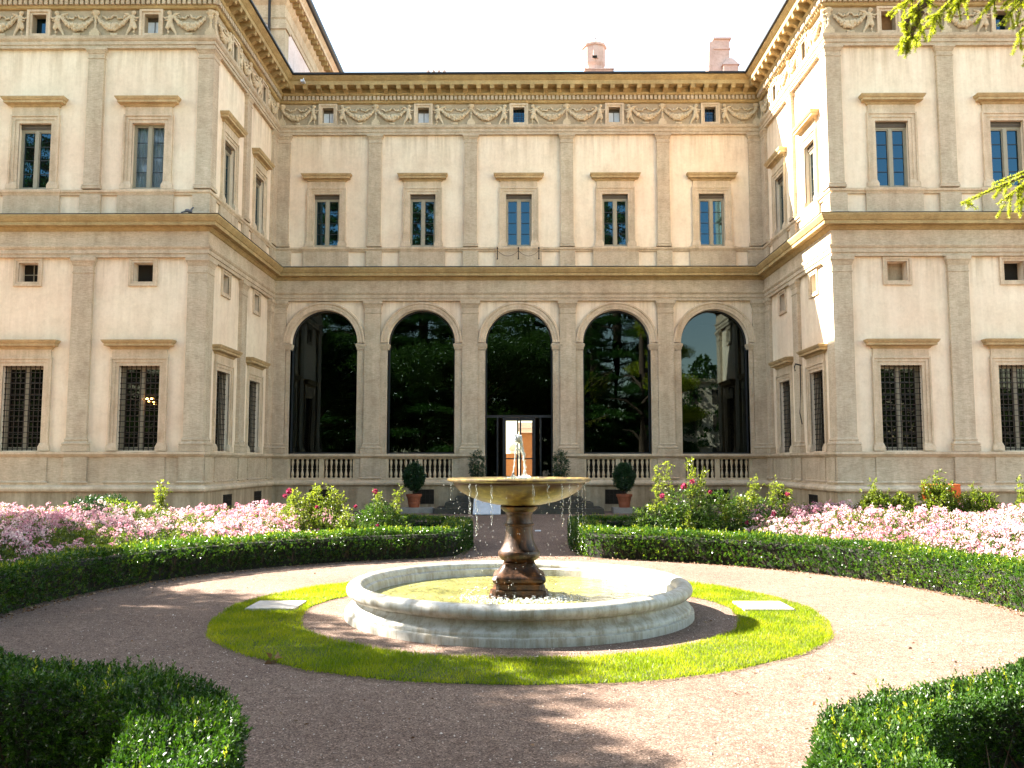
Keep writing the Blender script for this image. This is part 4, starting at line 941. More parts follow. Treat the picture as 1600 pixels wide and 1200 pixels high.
# ------------------------------------------------------------------ hedges
def resample(pts, step=.1):
    out = []; pts = [np.array(p, float) for p in pts]
    for a, b in zip(pts, pts[1:]):
        L = np.linalg.norm(b-a); k = max(1, int(L/step)); out += [a+(b-a)*i/k for i in range(k)]
    out.append(pts[-1]); return np.array(out)
def chaikin(p, k=2):
    p = [np.array(q, float) for q in p]
    for _ in range(k):
        o = [p[0]]
        for a, b in zip(p, p[1:]): o += [a*.75+b*.25, a*.25+b*.75]
        o.append(p[-1]); p = o
    return p
def hedge(name, label, path, w, h, dens, leaf, seed, mat, nspr, slen, shoots=0.0, near=None, young_lit_p=.03):
    rng = np.random.default_rng(seed)
    C = resample(chaikin(path), .05); seg = np.diff(C, axis=0); L = np.linalg.norm(seg, axis=1); cum = np.concatenate([[0], np.cumsum(L)]); tot = cum[-1]
    o = thing(name, label, 'hedge', (C[len(C)//2][0], C[len(C)//2][1], 0), group='clipped box hedges round the fountain'); off = np.array([C[len(C)//2][0], C[len(C)//2][1], 0])
    per = 2*h+w; n = int(tot*per*dens)
    s = rng.uniform(-.1, tot+.1, n)
    sc = np.clip(s, 0, tot-1e-4); i = np.clip(np.searchsorted(cum, sc)-1, 0, len(L)-1); f = (sc-cum[i])/L[i]
    T = seg[i]/L[i][:, None]; Nn = np.stack([-T[:, 1], T[:, 0]], 1); base = C[i]+seg[i]*f[:, None]+T*(s-sc)[:, None]
    q = rng.uniform(0, per, n); top = (q > h) & (q < h+w); left = q <= h
    lat = np.where(left, -w/2, np.where(top, q-h-w/2, w/2)); z = np.where(left, q, np.where(top, h, per-q))
    nz = np.where(top, 1., .12); nl = np.where(left, -1., np.where(top, lat/w*.8, 1.))
    rnd = .10; # round top edges
    edge = (~top) & (z > h-rnd); lat = np.where(edge, np.sign(lat)*(w/2-.045*((z-h+rnd)/rnd)**2), lat)
    inset = np.abs(rng.normal(0, .035, n)); lat = lat-np.where(top, 0, np.sign(lat)*inset); z = z-np.where(top, inset, 0)
    P = np.stack([base[:, 0]+Nn[:, 0]*lat, base[:, 1]+Nn[:, 1]*lat, np.maximum(z, .02)], 1)
    b1 = (wob(P, 2.2, seed)*.035+wob(P, 7, seed)*.02)*(1.5 if leaf < .03 else 1)+(wob(P, 16, seed)*.016 if leaf < .03 else 0)
    ND = np.stack([Nn[:, 0]*nl, Nn[:, 1]*nl, nz], 1); ND = unit(ND); P = P+ND*b1[:, None]
    # holes low on the sides, so twigs show
    keep = rng.uniform(0, 1, n) < np.where(P[:, 2] < .12, .55, 1)*(1-.35*(wob(P, 11, 3) > .45))
    P, ND, top = P[keep], ND[keep], top[keep]
    D = ND*.7+np.array([0, 0, .55])+rng.normal(size=P.shape)*.42
    Q = sprigs(P-off, D, nspr, slen, leaf, leaf*.55, rng)
    ntop = np.tile(wob(P, 3, 2)*.25+rng.normal(0, .15, len(P)), nspr)
    tint = np.clip(.42+ntop+rng.normal(0, .15, len(Q)), 0, 1)
    quads_obj('foliage', Q, mat, o, tint)
    if shoots:   # upright young shoots above the clipped top; yellow ones also imitate sunlit tops
        k = int(shoots*tot*w); idx = rng.choice(np.where(top)[0], k)
        Pq = P[idx]+np.array([0, 0, .0]); Dq = np.array([0, 0, 1.])+rng.normal(size=(k, 3))*.22
        Q = sprigs(Pq-off, Dq, nspr+3, slen*1.6, leaf, leaf*.5, rng, .7)
        yng = np.tile(rng.uniform(0, 1, k) < young_lit_p*4, nspr+3).astype(int)
        quads_obj('young_shoots', Q, None, o, np.clip(.6+rng.normal(0, .2, len(Q)), 0, 1), mats=[mat, M['box_young_lit']], midx=yng)
    m = MB(); vs = []
    st = C[::3]
    for j, c in enumerate(st):
        t = st[min(j+1, len(st)-1)]-st[max(j-1, 0)]; t = t/np.linalg.norm(t); nn = np.array([-t[1], t[0]]); ww = w/2-.10
        for l, z in ((-ww, 0), (-ww, h-.14), (-ww+.06, h-.09), (ww-.06, h-.09), (ww, h-.14), (ww, 0)):
            p = c+nn*l-off[:2]; vs.append((p[0], p[1], z))
    k = len(st); m.add(vs, [(6*j+i, 6*j+i+1, 6*j+7+i, 6*j+6+i) for j in range(k-1) for i in range(5)]+[tuple(range(6)), tuple(6*(k-1)+i for i in range(6))])
    m.build('branches', M['twig'], o)  # added solid core blocks light; its near-black tone paints inner shade
    k = int(tot*46); s2 = rng.uniform(0, tot-.01, k); i = np.clip(np.searchsorted(cum, s2)-1, 0, len(L)-1); T = seg[i]/L[i][:, None]; Nn = np.stack([-T[:, 1], T[:, 0]], 1); sd = rng.choice([-1, 1], k)*(w/2-rng.uniform(.0, .10, k)); B = C[i]+Nn*sd[:, None]
    Pk = np.stack([B[:, 0], B[:, 1], rng.uniform(0, .12, k)], 1)-off; Dk = np.stack([rng.normal(0, .3, k), rng.normal(0, .3, k), np.ones(k)], 1)
    quads_obj('twig', leaf_quads(Pk, Dk, rng.uniform(.15, .4, k), .012, rng, .2), M['wood'], o)
    return o
def arc(a0, a1, r, n=14): return [(FC[0]+r*math.cos(R(a0+(a1-a0)*i/n)), FC[1]+r*math.sin(R(a0+(a1-a0)*i/n))) for i in range(n+1)]
HR = 6.72
hedge('box_hedge', 'long curved box hedge in front of the left pink flowers', [(-12.5, 10.2), (-9.5, 10.2)]+arc(188, 109, HR)+[(-1.55, 18.0), (-1.38, 18.6), (-1.36, 19.6), (-1.38, 21.2), (-1.9, 21.6), (-5, 21.7)], .56, .54, 640, .034, 21, M['box'], 7, .055, 90, young_lit_p=.14)
hedge('box_hedge', 'long curved box hedge in front of the right pale flowers', [(12.5, 10.0), (9.5, 10.0)]+arc(-10, 71, HR-.1)+[(1.62, 17.9), (1.45, 18.5), (1.42, 19.6), (1.44, 21.2), (1.9, 21.6), (5, 21.7)], .56, .54, 640, .034, 22, M['box'], 7, .055, 90, young_lit_p=.14)
hedge('box_hedge', 'box hedge corner in the left foreground, dark with a sunlit end', [(-8.5, 9.0)]+arc(205, 249, 6.60)+[(-1.80, 4.82), (-1.57, 4.2), (-1.52, 3.5), (-1.52, 2.6), (-1.52, 1.2)], .50, .60, 2000, .023, 23, M['box_front'], 8, .048, 260, young_lit_p=.02)
hedge('box_hedge', 'box hedge corner in the right foreground with yellow young shoots', [(8.5, 9.0)]+arc(-25, -69, 6.66)+[(1.86, 4.80), (1.62, 4.2), (1.56, 3.5), (1.56, 2.6), (1.56, 1.2)], .50, .58, 2000, .023, 24, M['box_front'], 8, .048, 260, young_lit_p=.05)
# soil in the beds
for s in (-1, 1):
    for poly in ([(s*1.5, 18.2), (s*1.5, 21.6), (s*14, 21.9), (s*16, 10.2), (s*6.8, 10.6), (s*6.5, 13.6), (s*5.0, 16.2), (s*3, 17.8)], [(s*1.5, 1), (s*1.5, 4.8), (s*3.1, 5.6), (s*5, 7), (s*6.3, 9), (s*12, 9), (s*12, 1)]):
        m = MB(); m.add([(x, y, .004) for x, y in poly], [tuple(range(len(poly)))]); tag(m.build('bed_soil', M['soil']), kind='structure')

# ------------------------------------------------------------------ flower beds (stuff)
def flowerbed(label, s, xin, seed, n=26000, nf=3700, ymax=20.3):
    rng = np.random.default_rng(seed); X = rng.uniform(xin, 14.5, n*3); Y = rng.uniform(9.5, ymax, n*3)
    r = np.hypot(X, Y-FC[1]); ok = (r > 7.08) & (X/Y < .68) & (Y < ymax-.25*np.abs(np.sin(X*1.3))); X, Y = X[ok][:n], Y[ok][:n]; n = len(X)
    P0 = np.stack([X*s, Y, np.zeros(n)], 1); dist = np.hypot(X, Y-FC[1])-7.08; edge = np.clip((X-xin)/.8, 0, 1)
    H = (.50+.34*np.clip(dist/2.2, 0, 1))*(1+.13*wob(P0, 2.0, seed)+.08*wob(P0, 5, seed))*(.65+.35*edge)
    P = P0.copy(); P[:, 2] = H*rng.uniform(.35, 1.0, n)
    D = rng.normal(size=(n, 3))*.7+np.array([0, 0, .8]); Q = sprigs(P, D, 4, .09, .055, .028, rng)
    tl = np.clip(.45+.2*np.tile(wob(P, 2, 1), 4)+rng.normal(0, .2, len(Q)), 0, 1)
    # flower heads
    gapm = wob(P0, 1.5, seed+3)+.5*wob(P0, 4.5, 2); idx = rng.choice(np.where(gapm > -.42)[0], nf); C = P0[idx]; hh = H[idx]; C[:, 2] = hh*rng.uniform(.78, 1.08, nf)+rng.exponential(.02, nf); C[:, :2] += rng.normal(size=(nf, 2))*.04
    k = 18; hd = np.repeat(C, k, 0); u = unit(rng.normal(size=(nf*k, 3))+np.array([0, -.15, .6])); rad = np.repeat(rng.uniform(.025, .06, nf), k)[:, None]
    PP = hd+u*rad; F = leaf_quads(PP, unit(rng.normal(size=PP.shape)+u*.6), .026, .032, rng, .2)
    tf = np.clip(np.repeat(rng.uniform(0, 1, nf)*.7+.25*wob(C, 1.1, 4), k)+rng.uniform(-.1, .35, nf*k), 0, 1)
    # stems
    A = np.concatenate([Q, F]); t = np.concatenate([tl, tf]); mi = np.concatenate([np.zeros(len(Q)), np.ones(len(F))])
    o = quads_obj('pink_flower_bed', A, None, None, t, mats=[M['bedleaf'], M['pink']], midx=mi)
    tag(o, label, 'flowers', kind='stuff')
flowerbed('dense pink blossoms massed behind the left hedge, partly shaded', -1, 3.5, 31)
flowerbed('dense pale pink blossoms massed in full sun behind the right hedge', 1, 4.2, 32)

# ------------------------------------------------------------------ shrubs
def shrub(name, label, cat, loc, clumps, n, leaf, mat, seed, blooms=None, bmat=None, shoots=None, group=None, asp=.5):
    """clumps: [(dx,dy,dz,rx,ry,rz)]"""
    rng = np.random.default_rng(seed); o = thing(name, label, cat, loc, group=group)
    vol = np.array([c[3]*c[4]*c[5] for c in clumps])**.67; pk = rng.choice(len(clumps), n, p=vol/vol.sum()); cl = np.array(clumps)[pk]
    u = unit(rng.normal(size=(n, 3))); rad = rng.uniform(.55, 1.05, n)**.6; P = cl[:, :3]+u*cl[:, 3:]*rad[:, None]*(1+.14*wob(u*2.2+pk[:, None], 2.5, seed))[:, None]
    P[:, 2] = np.maximum(P[:, 2], .03)
    D = u*.6+np.array([0, 0, .35])+rng.normal(size=(n, 3))*.5
    Q = sprigs(P, D, 5, leaf*1.8, leaf, leaf*asp, rng)
    t = np.clip(.45+.22*np.tile(wob(P, 4, seed), 5)+rng.normal(0, .2, len(Q)), 0, 1)
    if shoots:
        for (x, y, z0, z1, lx) in shoots:
            k = 16; tt = np.linspace(0, 1, k); SP = np.stack([x+lx*tt+rng.normal(0, .015, k), np.full(k, y), z0+(z1-z0)*tt], 1)
            sd = np.repeat(SP, 5, 0)+rng.normal(size=(k*5, 3))*.05; Qs = sprigs(sd, rng.normal(size=(k*5, 3))+np.array([0, 0, .3]), 4, leaf*1.3, leaf*1.15, leaf*asp, rng)
            quads_obj('shoot', Qs, M['limeleaf'], o, np.clip(.7+rng.normal(0, .2, len(Qs)), 0, 1))  # lime leaf colour imitates sun on the shoot tips
    quads_obj('foliage', Q, mat, o, t)
    m = MB(); rs = random.Random(seed)
    for c in clumps:
        for k in range(3):
            e = (c[0]+rs.uniform(-.4, .4)*c[3], c[1]+rs.uniform(-.4, .4)*c[4], c[2]+c[5]*.5)
            m.tube([(c[0]*.2, c[1]*.2, 0), ((c[0]*.2+e[0])/2+rs.uniform(-.05, .05), (c[1]*.2+e[1])/2, e[2]*.5), e], [.018, .012, .005], 5)
    if shoots:
        for (x, y, z0, z1, lx) in shoots: m.tube([(x*.6, y*.6, 0), (x, y, z0), (x+lx, y, z1)], [.012, .008, .004], 5)
    m.build('stems', M['twig'], o)
    if blooms:
        for (x, y, z, r) in blooms:
            k = 40; u = unit(rng.normal(size=(k, 3))); F = leaf_quads(np.array([x, y, z])+u*r*.35, u+rng.normal(size=(k, 3))*.3, r*.9, r*.8, rng, .3)
            quads_obj('blossom', F, bmat or M['magenta'], o, rng.uniform(0, 1, k))
    return o
shrub('rose_bush', 'tall loose yellow-green rose bush with one dark pink bloom beside the left flowers', 'rose bush', (-4.2, 18.1, 0),
      [(-.35, 0, .65, .38, .35, .45), (.2, 0, .6, .45, .4, .5), (.0, 0, .35, .6, .4, .35)], 1500, .055, M['limeleaf'], 41,
      blooms=[(-.47, -.2, 1.32, .06), (-.55, -.2, 1.22, .045), (.12, -.3, 1.0, .035)], shoots=[(-.35, 0, .8, 1.28, -.1), (.02, 0, .9, 1.42, .05), (.3, 0, .9, 1.3, .08), (.45, 0, .8, 1.2, .1), (-.1, 0, .9, 1.2, .0)])
shrub('rose_bush', 'rounded dark green rose bush dotted with pink blooms near the left potted tree', 'rose bush', (-2.95, 18.4, 0),
      [(0, 0, .45, .62, .5, .5), (-.35, 0, .3, .4, .4, .4), (.35, 0, .35, .35, .4, .4), (.05, 0, .75, .35, .35, .3)], 2600, .045, M['rose'], 42,
      blooms=[(.0, -.3, 1.3, .055), (-.4, -.3, 1.0, .035), (.08, -.5, .62, .035)], shoots=[(0, 0, .9, 1.28, 0), (.35, 0, .8, 1.3, .1)])
shrub('flowering_shrub', 'small pale green spindly shrub between the rose bushes on the left', 'shrub', (-3.45, 17.7, 0), [(0, 0, .4, .16, .16, .42), (.1, 0, .3, .2, .2, .3)], 300, .05, M['limeleaf'], 43, shoots=[(0, 0, .4, .95, -.05)])
shrub('evergreen_shrub', 'dark mounded evergreen shrub with white flecks at the left wing wall', 'shrub', (-9.4, 19.8, 0), [(0, 0, .55, .75, .5, .55), (.5, 0, .5, .4, .4, .45)], 2200, .06, M['darkleaf'], 44, blooms=[(.2+.12*i, -.45, 1.05-.05*i, .05) for i in range(6)], bmat=M['palepetal'])
shrub('flowering_shrub', 'slender yellow-green sprig standing above the left flowers by the wing corner', 'shrub', (-7.85, 19.2, 0), [(0, 0, .6, .12, .12, .3)], 60, .06, M['limeleaf'], 45, shoots=[(0, 0, .5, 1.42, .05), (.04, 0, .8, 1.3, .05)])
shrub('flowering_shrub', 'low yellow-green shrub just right of the dark mound by the left wing', 'shrub', (-8.45, 19.1, 0), [(0, 0, .6, .35, .3, .38), (-.3, 0, .7, .2, .2, .4)], 420, .055, M['limeleaf'], 46)
shrub('evergreen_shrub', 'large rounded dark bush right of the path beside the right potted tree', 'shrub', (2.95, 18.6, 0), [(0, 0, .5, .72, .6, .52), (.5, 0, .45, .55, .5, .5), (1.0, 0, .4, .5, .5, .42)], 3200, .05, M['rose'], 47)
shrub('rose_bush', 'tall rose bush with sunlit tips and pink blooms rising in front of the right balustrade', 'rose bush', (3.95, 18.15, 0), [(-.5, 0, .8, .5, .4, .55), (.1, 0, .7, .6, .5, .6), (.9, .3, .7, .7, .5, .5), (0.4, 0, .4, .7, .4, .4)], 2400, .055, M['rose'], 48,
      blooms=[(-.62, -.3, 1.42, .06), (-.45, -.3, 1.52, .05), (-1.05, -.2, 1.22, .05), (1.2, -.2, .85, .05), (.6, -.4, .7, .04), (1.55, 0, 1.25, .05), (-.1, -.3, 1.3, .04)],
      shoots=[(-.45, -.1, 1.0, 1.9, 0), (-.3, -.1, 1.0, 1.65, .1), (-1.15, 0, .9, 1.75, .05), (-.9, .1, .9, 1.85, 0), (.2, -.3, .7, 1.15, 0), (.45, -.3, .7, 1.2, .1), (.8, 0, 1., 1.5, .1), (1.3, .2, 1., 1.45, .1), (-.55, -.4, .3, .8, 0), (1.5, .1, .8, 1.3, .1)])
for i, (x, label, hh, ww, sh) in enumerate(((7.45, 'yellow-green shrub at the corner of the right wing, leftmost of the sunlit row', 1.15, .35, 1.4), (8.75, 'tall yellow-green shrub left of the orange box by the right wing', 1.35, .34, 1.68),
        (9.55, 'broad rounded yellow-green shrub in front of the orange box', 1.15, .5, 1.35), (10.75, 'tall yellow-green shrub right of the orange box by the right wing', 1.15, .4, 1.68), (8.0, 'low yellow-green shrub between the corner shrub and the tall shrub on the right', 1.1, .32, 1.25), (11.7, 'yellow-green shrub cut by the right edge of the view', 1.1, .3, 1.2))):
    shrub('sunlit_shrub', label, 'shrub', (x, 18.6, 0), [(0, 0, hh*.55, ww, .35, hh*.5), (ww*.3, 0, hh*.75, ww*.6, .3, hh*.3)], 900, .055, M['limeleaf'], 60+i, shoots=[(0, 0, hh*.6, sh, 0), (-ww*.5, 0, hh*.5, sh-.18, -.05), (ww*.6, 0, hh*.5, sh-.22, .05)], group='sunlit shrubs before the right wing', asp=.6)
m = MB(); m.box(-.45, .25, -.2, .2, .8, 1.4); m.box(-.40, -.36, -.02, .02, 0, .75); m.box(.12, .16, -.02, .02, 0, .75); o = m.build('orange_box', M['orange'], loc=(12.2*.8, 20.3, 0)); tag(o, 'plain orange box on legs behind the sunlit shrubs by the right wing', 'box')
# potted trees
for s, lb, lb2 in ((-1, 'terracotta pot with round clipped dark tree left of the steps', 0), (1, 'terracotta pot with round clipped dark tree right of the steps', 0)):
    x = s*3.98
    m = MB(); m.box(-.45, .75 if s < 0 else .45, -.4, .4, 0, .2); o = m.build('stone_plinth_block', M['greystone'], loc=(x, 33.45, 0)); tag(o, 'low grey stone block under the %s potted tree' % ('left' if s < 0 else 'right'), 'stone block', 'blocks under the potted trees')
    t = thing('potted_tree', lb, 'potted tree', (x, 33.45, .2), group='clipped trees in terracotta pots')
    m = MB(); m.lathe([(.19, 0), (.2, .02), (.215, .14), (.23, .15), (.23, .17), (.22, .19), (.265, .40), (.30, .41), (.305, .50), (.28, .505), (.26, .44), (.1, .42)], 28); m.build('pot', M['terracotta'], t, smooth=35)
    m = MB(); m.tube([(0, 0, .4), (.01, 0, .7), (0, 0, 1.1)], [.03, .025, .02], 7); m.build('trunk', M['wood'], t)
    rng = np.random.default_rng(70+s); n = 1500; u = unit(rng.normal(size=(n, 3))); P = np.array([0, 0, 1.15])+u*np.array([.36, .36, .48])*rng.uniform(.6, 1.05, n)[:, None]*(1+.08*wob(u, 5))[:, None]
    Q = sprigs(P, u+rng.normal(size=(n, 3))*.5, 5, .07, .075, .036, rng); quads_obj('foliage', Q, M['darkleaf'], t, np.clip(rng.normal(.45, .22, len(Q)), 0, 1))
for s, lb in ((-1, 'dark leafy shrub left of the glass door'), (1, 'dark leafy shrub right of the glass door')):
    shrub('door_shrub', lb, 'shrub', (s*1.62, 34.1, 1.0), [(0, 0, .75, .28, .22, .55), (0, 0, .4, .22, .2, .4)], 420, .07, M['darkleaf'], 80+s, group='dark shrubs flanking the door')
# ramp, paper, pigeon
m = MB()
for i in range(34): x = -.5+i*1.0/34; m.frust(x, x+1.0/34*.72, -.5, .55, 0, x, x+1.0/34*.72, -.45, .6, 0) if False else m.add([(x, -.52, .0), (x+.022, -.52, .0), (x+.022, .5, .62), (x, .5, .62), (x, -.52, .03), (x+.022, -.52, .03), (x+.022, .5, .65), (x, .5, .65)], [(0, 1, 2, 3), (4, 5, 6, 7), (0, 1, 5, 4), (1, 2, 6, 5), (2, 3, 7, 6), (3, 0, 4, 7)])
m.add([(-.5, -.52, -.0), (.5, -.52, -.0), (.5, .5, .62), (-.5, .5, .62), (-.5, -.52, .02), (.5, -.52, .02), (.5, .5, .638), (-.5, .5, .638)], [(0, 1, 2, 3), (4, 5, 6, 7), (0, 1, 5, 4), (1, 2, 6, 5), (2, 3, 7, 6), (3, 0, 4, 7)])
o = m.build('metal_ramp', M['white_metal'], loc=(-1.17, 32.42, 0.01)); tag(o, 'white ribbed metal ramp leaning on the dark steps left of the fountain stem', 'ramp')
m = MB(); m.box(-.08, .08, -.1, .1, 0, .02); o = m.build('white_plate', M['white_metal'], loc=(.52, 24.6, .001)); tag(o, 'small white plate lying on the shaded path behind the fountain', 'plate')
pg = blob('pigeon', [('e', (0, 0, .10), (.13, .06, .055), .25), ('t', [(.08, 0, .13), (.12, 0, .19)], [.035, .026]), ('e', (.13, 0, .205), (.033, .024, .026)), ('t', [(.15, 0, .2), (.175, 0, .195)], [.01, .004]), ('t', [(-.08, 0, .09), (-.24, 0, .05)], [.035, .02]), ('t', [(0, .02, .06), (.01, .02, 0)], [.008, .007]), ('t', [(0, -.02, .06), (.01, -.02, 0)], [.008, .007])], .008, M['skin_bird'])
pg.location = (-10.35, 26.83, 9.65); tag(pg, 'grey pigeon standing on the ledge of the left wing', 'pigeon')

# ------------------------------------------------------------------ litter and pebbles
rng = np.random.default_rng(90)
def litter(name, label, P, L, W, mat, cat):
    n = len(P); D = rng.normal(size=(n, 3)); D[:, 2] *= .25
    tag(quads_obj(name, leaf_quads(P, D, L, W, rng, .3), mat, None, rng.uniform(0, 1, n)), label, cat, kind='stuff')
P = []
for i in range(2600):   # along hedge feet
    a = rng.uniform(0, 2*np.pi); r_ = 6.38-abs(rng.normal(0, .10)); x, y = r_*math.cos(a), FC[1]+r_*math.sin(a)
    P.append((x, y, rng.uniform(.004, .02)))
for i in range(520): P.append((rng.uniform(-7, 7), rng.uniform(2.5, 18), .006))
litter('leaf_litter', 'dry leaves scattered over the gravel and along the hedge feet', np.array(P), rng.uniform(.02, .05, len(P)), rng.uniform(.012, .03, len(P)), M['litter'], 'dry leaves')
n = 9000; P = np.stack([rng.uniform(-5, 5, n), 3.2+8*rng.uniform(0, 1, n)**1.6, np.full(n, .003)], 1); r_ = np.hypot(P[:, 0], P[:, 1]-FC[1]); P = P[(r_ > 3.8) & (r_ < 6.4) | ((r_ > 2.25) & (r_ < 2.7)) | (np.abs(P[:, 0]) < 1.1) & (r_ > 3.8)]
n = len(P); s = rng.uniform(.003, .0085, n)*np.where(rng.uniform(0, 1, n) < .03, 2, 1)
oct_ = np.array([[1, 0, 0], [0, 1, 0], [-1, 0, 0], [0, -1, 0]]); fs = []
for i in range(4):
    a, b = oct_[i], oct_[(i+1) % 4]; fs.append(np.stack([P+a*s[:, None], P+b*s[:, None], P+np.array([0, 0, .8])*s[:, None]], 1))
T = np.concatenate(fs); tag(quads_obj('loose_pebbles', T, petalmat('pebble', (.12, .09, .075), (.42, .33, .27), (.7, .62, .55), 0), None, np.tile(rng.uniform(0, 1, n), 4), 3), 'loose pebbles scattered over the gravel', 'pebbles', kind='stuff')
fl = quads_obj('fallen_leaf', leaf_quads(np.array([[0, 0, .01], [.01, .01, .02], [-.02, 0, .02], [0, -.03, .01], [-.06, -.08, .005]])*1.0, np.array([[1, .1, .3], [.3, 1, .9], [-.6, .2, .8], [.7, -.5, .3], [1, 0, .05]]), np.array([.11, .1, .09, .09, .08]), .06, rng, .5), M['litter'], None, np.array([.4, .6, .5, .8, .5]))
fl.location = (-2.35, 8.55, .0); tag(fl, 'curled brown dead leaf on the gravel by the left edge of the grass ring', 'leaf')

# ------------------------------------------------------------------ trees
def cedar_spray(rng, path, width, dens, droop=.25):
    """needle tufts along a drooping branch; path (k,3) -> leaves"""
    path = np.array(path, float); k = len(path); n = int(dens); t = rng.uniform(0, 1, n)**.8*(k-1.001); i = t.astype(int); f = (t-i)[:, None]
    B = path[i]*(1-f)+path[i+1]*f; T = unit(path[i+1]-path[i]); S = unit(np.cross(T, [0, 0, 1.])); w = width*(1-.75*t/(k-1))
    l = rng.uniform(-1, 1, n); P = B+S*(l*w)[:, None]+T*(np.abs(l)*w*.5)[:, None]; P[:, 2] -= np.abs(l)*w*droop+rng.exponential(.12, n)*droop
    return P, T
ct = thing('cedar_tree', 'cedar with bright drooping branches reaching into the upper right corner', 'tree', (8.6, 9.2, 0))
m = MB(); m.tube([(0, 0, 0), (.05, .1, 3), (0, .1, 8), (.1, 0, 13)], [.42, .34, .22, .05], 12); m.build('trunk', M['wood'], ct, smooth=60)
rng = np.random.default_rng(101); allQ = []; allt = []
lim = MB()
def cedar_branch(path, strands, tuft=.018, sub=True):
    """path world coordinates; strands = hanging twigs list [(t, dx, dy, dz)]"""
    loc = np.array([8.6, 9.2, 0]); path = np.array(path)-loc
    lim.tube([tuple(p) for p in path], [max(.004, .035*(1-j/len(path))) for j in range(len(path))], 6)
    tw = [path]
    for t, dx, dy, dz in strands:
        j = t*(len(path)-1); i = min(int(j), len(path)-2); a = path[i]*(1-(j-i))+path[i+1]*(j-i)
        d = np.array([dx, dy, dz]); q = np.array([a+d*s+np.array([0, 0, -.25*s*s*abs(dx)]) for s in np.linspace(0, 1, 6)]); tw.append(q); lim.tube([tuple(p) for p in q], [.006, .005, .004, .004, .003, .002], 5)
    for q in tw:
        L = np.linalg.norm(np.diff(q, axis=0), axis=1).sum(); n = int(L*150); t = rng.uniform(0, 1, n)*(len(q)-1.001); i = t.astype(int); f = (t-i)[:, None]; C = q[i]*(1-f)+q[i+1]*f
        T = unit(q[i+1]-q[i]); k = 9
        C = np.repeat(C, k, 0)+rng.normal(size=(n*k, 3))*.005; D = rng.normal(size=(n*k, 3))+np.repeat(T, k, 0)*.7
        allQ.append(leaf_quads(C, D, rng.uniform(.018, .036, n*k), .0045, rng, .3)); allt.append(np.clip(np.repeat(rng.normal(.6, .2, n), k), 0, 1))
f_, th_, yw_ = F_PX, .089, -.008
def at(px, py, Y):
    Fv = np.array([math.sin(yw_)*math.cos(th_), math.cos(yw_)*math.cos(th_), math.sin(th_)]); Rv = np.array([math.cos(yw_), -math.sin(yw_), 0]); Uv = np.cross(Rv, Fv)
    d = Fv+Rv*(px-800)/f_-Uv*(py-600)/f_; t = Y/d[1]; return np.array([0, 0, 1.9])+d*t
def sag(a, b, n=8, s=.15): return [a*(1-t)+b*t+np.array([0, 0, s*math.sin(math.pi*t)]) for t in np.linspace(0, 1, n)]
rs = random.Random(12)
def strands(n, ln, down=.5): return [(rs.uniform(.1, .98), rs.uniform(-.9, .3)*ln, rs.uniform(-.4, .4)*ln, -rs.uniform(.2, 1)*down*ln) for _ in range(n)]
# lower branch, tip at (1505,335)
E0 = at(1740, 235, 9.0)
cedar_branch(sag(E0, at(1503, 318, 8.4), 9, .06), strands(16, .22, .7)); cedar_branch(sag(E0+[0, 0, .1], at(1560, 318, 8.6), 9, .08), strands(22, .25, .9)); cedar_branch(sag(E0, at(1552, 288, 8.8), 9, .05), strands(16, .2, .8)); cedar_branch(sag(at(1700, 260, 8.7), at(1590, 318, 8.5), 7, .05), strands(14, .2, .9))
# upper masses
for (x0, y0, x1, y1, Y, n, ln) in ((1640, -120, 1428, 60, 9.2, 40, .30), (1600, -110, 1405, 12, 9.4, 30, .25), (1560, -140, 1432, 20, 9.0, 34, .28), (1700, -140, 1480, 20, 9.3, 30, .28), (1680, -100, 1530, 25, 9.0, 26, .25), (1720, -90, 1560, 40, 8.8, 26, .28), (1740, -60, 1590, 55, 9.0, 26, .3), (1500, -160, 1450, 10, 9.6, 20, .25), (1760, -60, 1600, 90, 8.9, 16, .2), (1640, -80, 1500, -5, 9.1, 20, .25), (1700, -60, 1570, 5, 9.2, 20, .25)):
    cedar_branch(sag(at(x0, y0, Y+.4), at(x1, y1, Y), 9, .1), strands(n, ln, 1.0))
for i in range(7):   # hanging tail at x~1420
    cedar_branch(sag(at(1425+rs.uniform(-12, 25), -5+i*12, 9.0), at(1412+rs.uniform(-10, 22)+i*1.5, 28+i*8, 9.0), 6, .02), strands(9, .12, 1))
quads = np.concatenate(allQ); quads_obj('foliage', quads, M['cedar'], ct, np.concatenate(allt))
# limbs from the trunk out of view and their foliage
for (x, y, z) in ((-1.4, 0, 4.2), (-2.2, .2, 6.3), (2.5, 0, 5), (1.5, 2, 7), (-1, -2, 8), (2, -1.5, 9)): lim.tube([(0, .1, z-1), (x*.5, y*.5, z-.1), (x, y, z)], [.12, .07, .03], 7)
lim.build('limb', M['wood'], ct, smooth=60)
n = 9000; rng = np.random.default_rng(5); cs = np.array([(2.6, 0, 5.2, 2.0, 1.6, .5), (1.6, 2.3, 7.2, 2, 1.8, .6), (1.0, -2, 8.6, 2, 1.8, .6), (2.2, -1.5, 9.8, 1.8, 1.8, .6), (.8, .5, 11.5, 1.3, 1.3, 1.2)]); c_ = cs[rng.integers(0, 5, n)]
u = unit(rng.normal(size=(n, 3))); P = c_[:, :3]+u*c_[:, 3:]*rng.uniform(.3, 1, n)[:, None]; Q = sprigs(P, u*.5+rng.normal(size=(n, 3))*.6, 4, .1, .16, .05, rng); quads_obj('crown', Q, M['cedar'], ct, rng.uniform(0, 1, len(Q)))

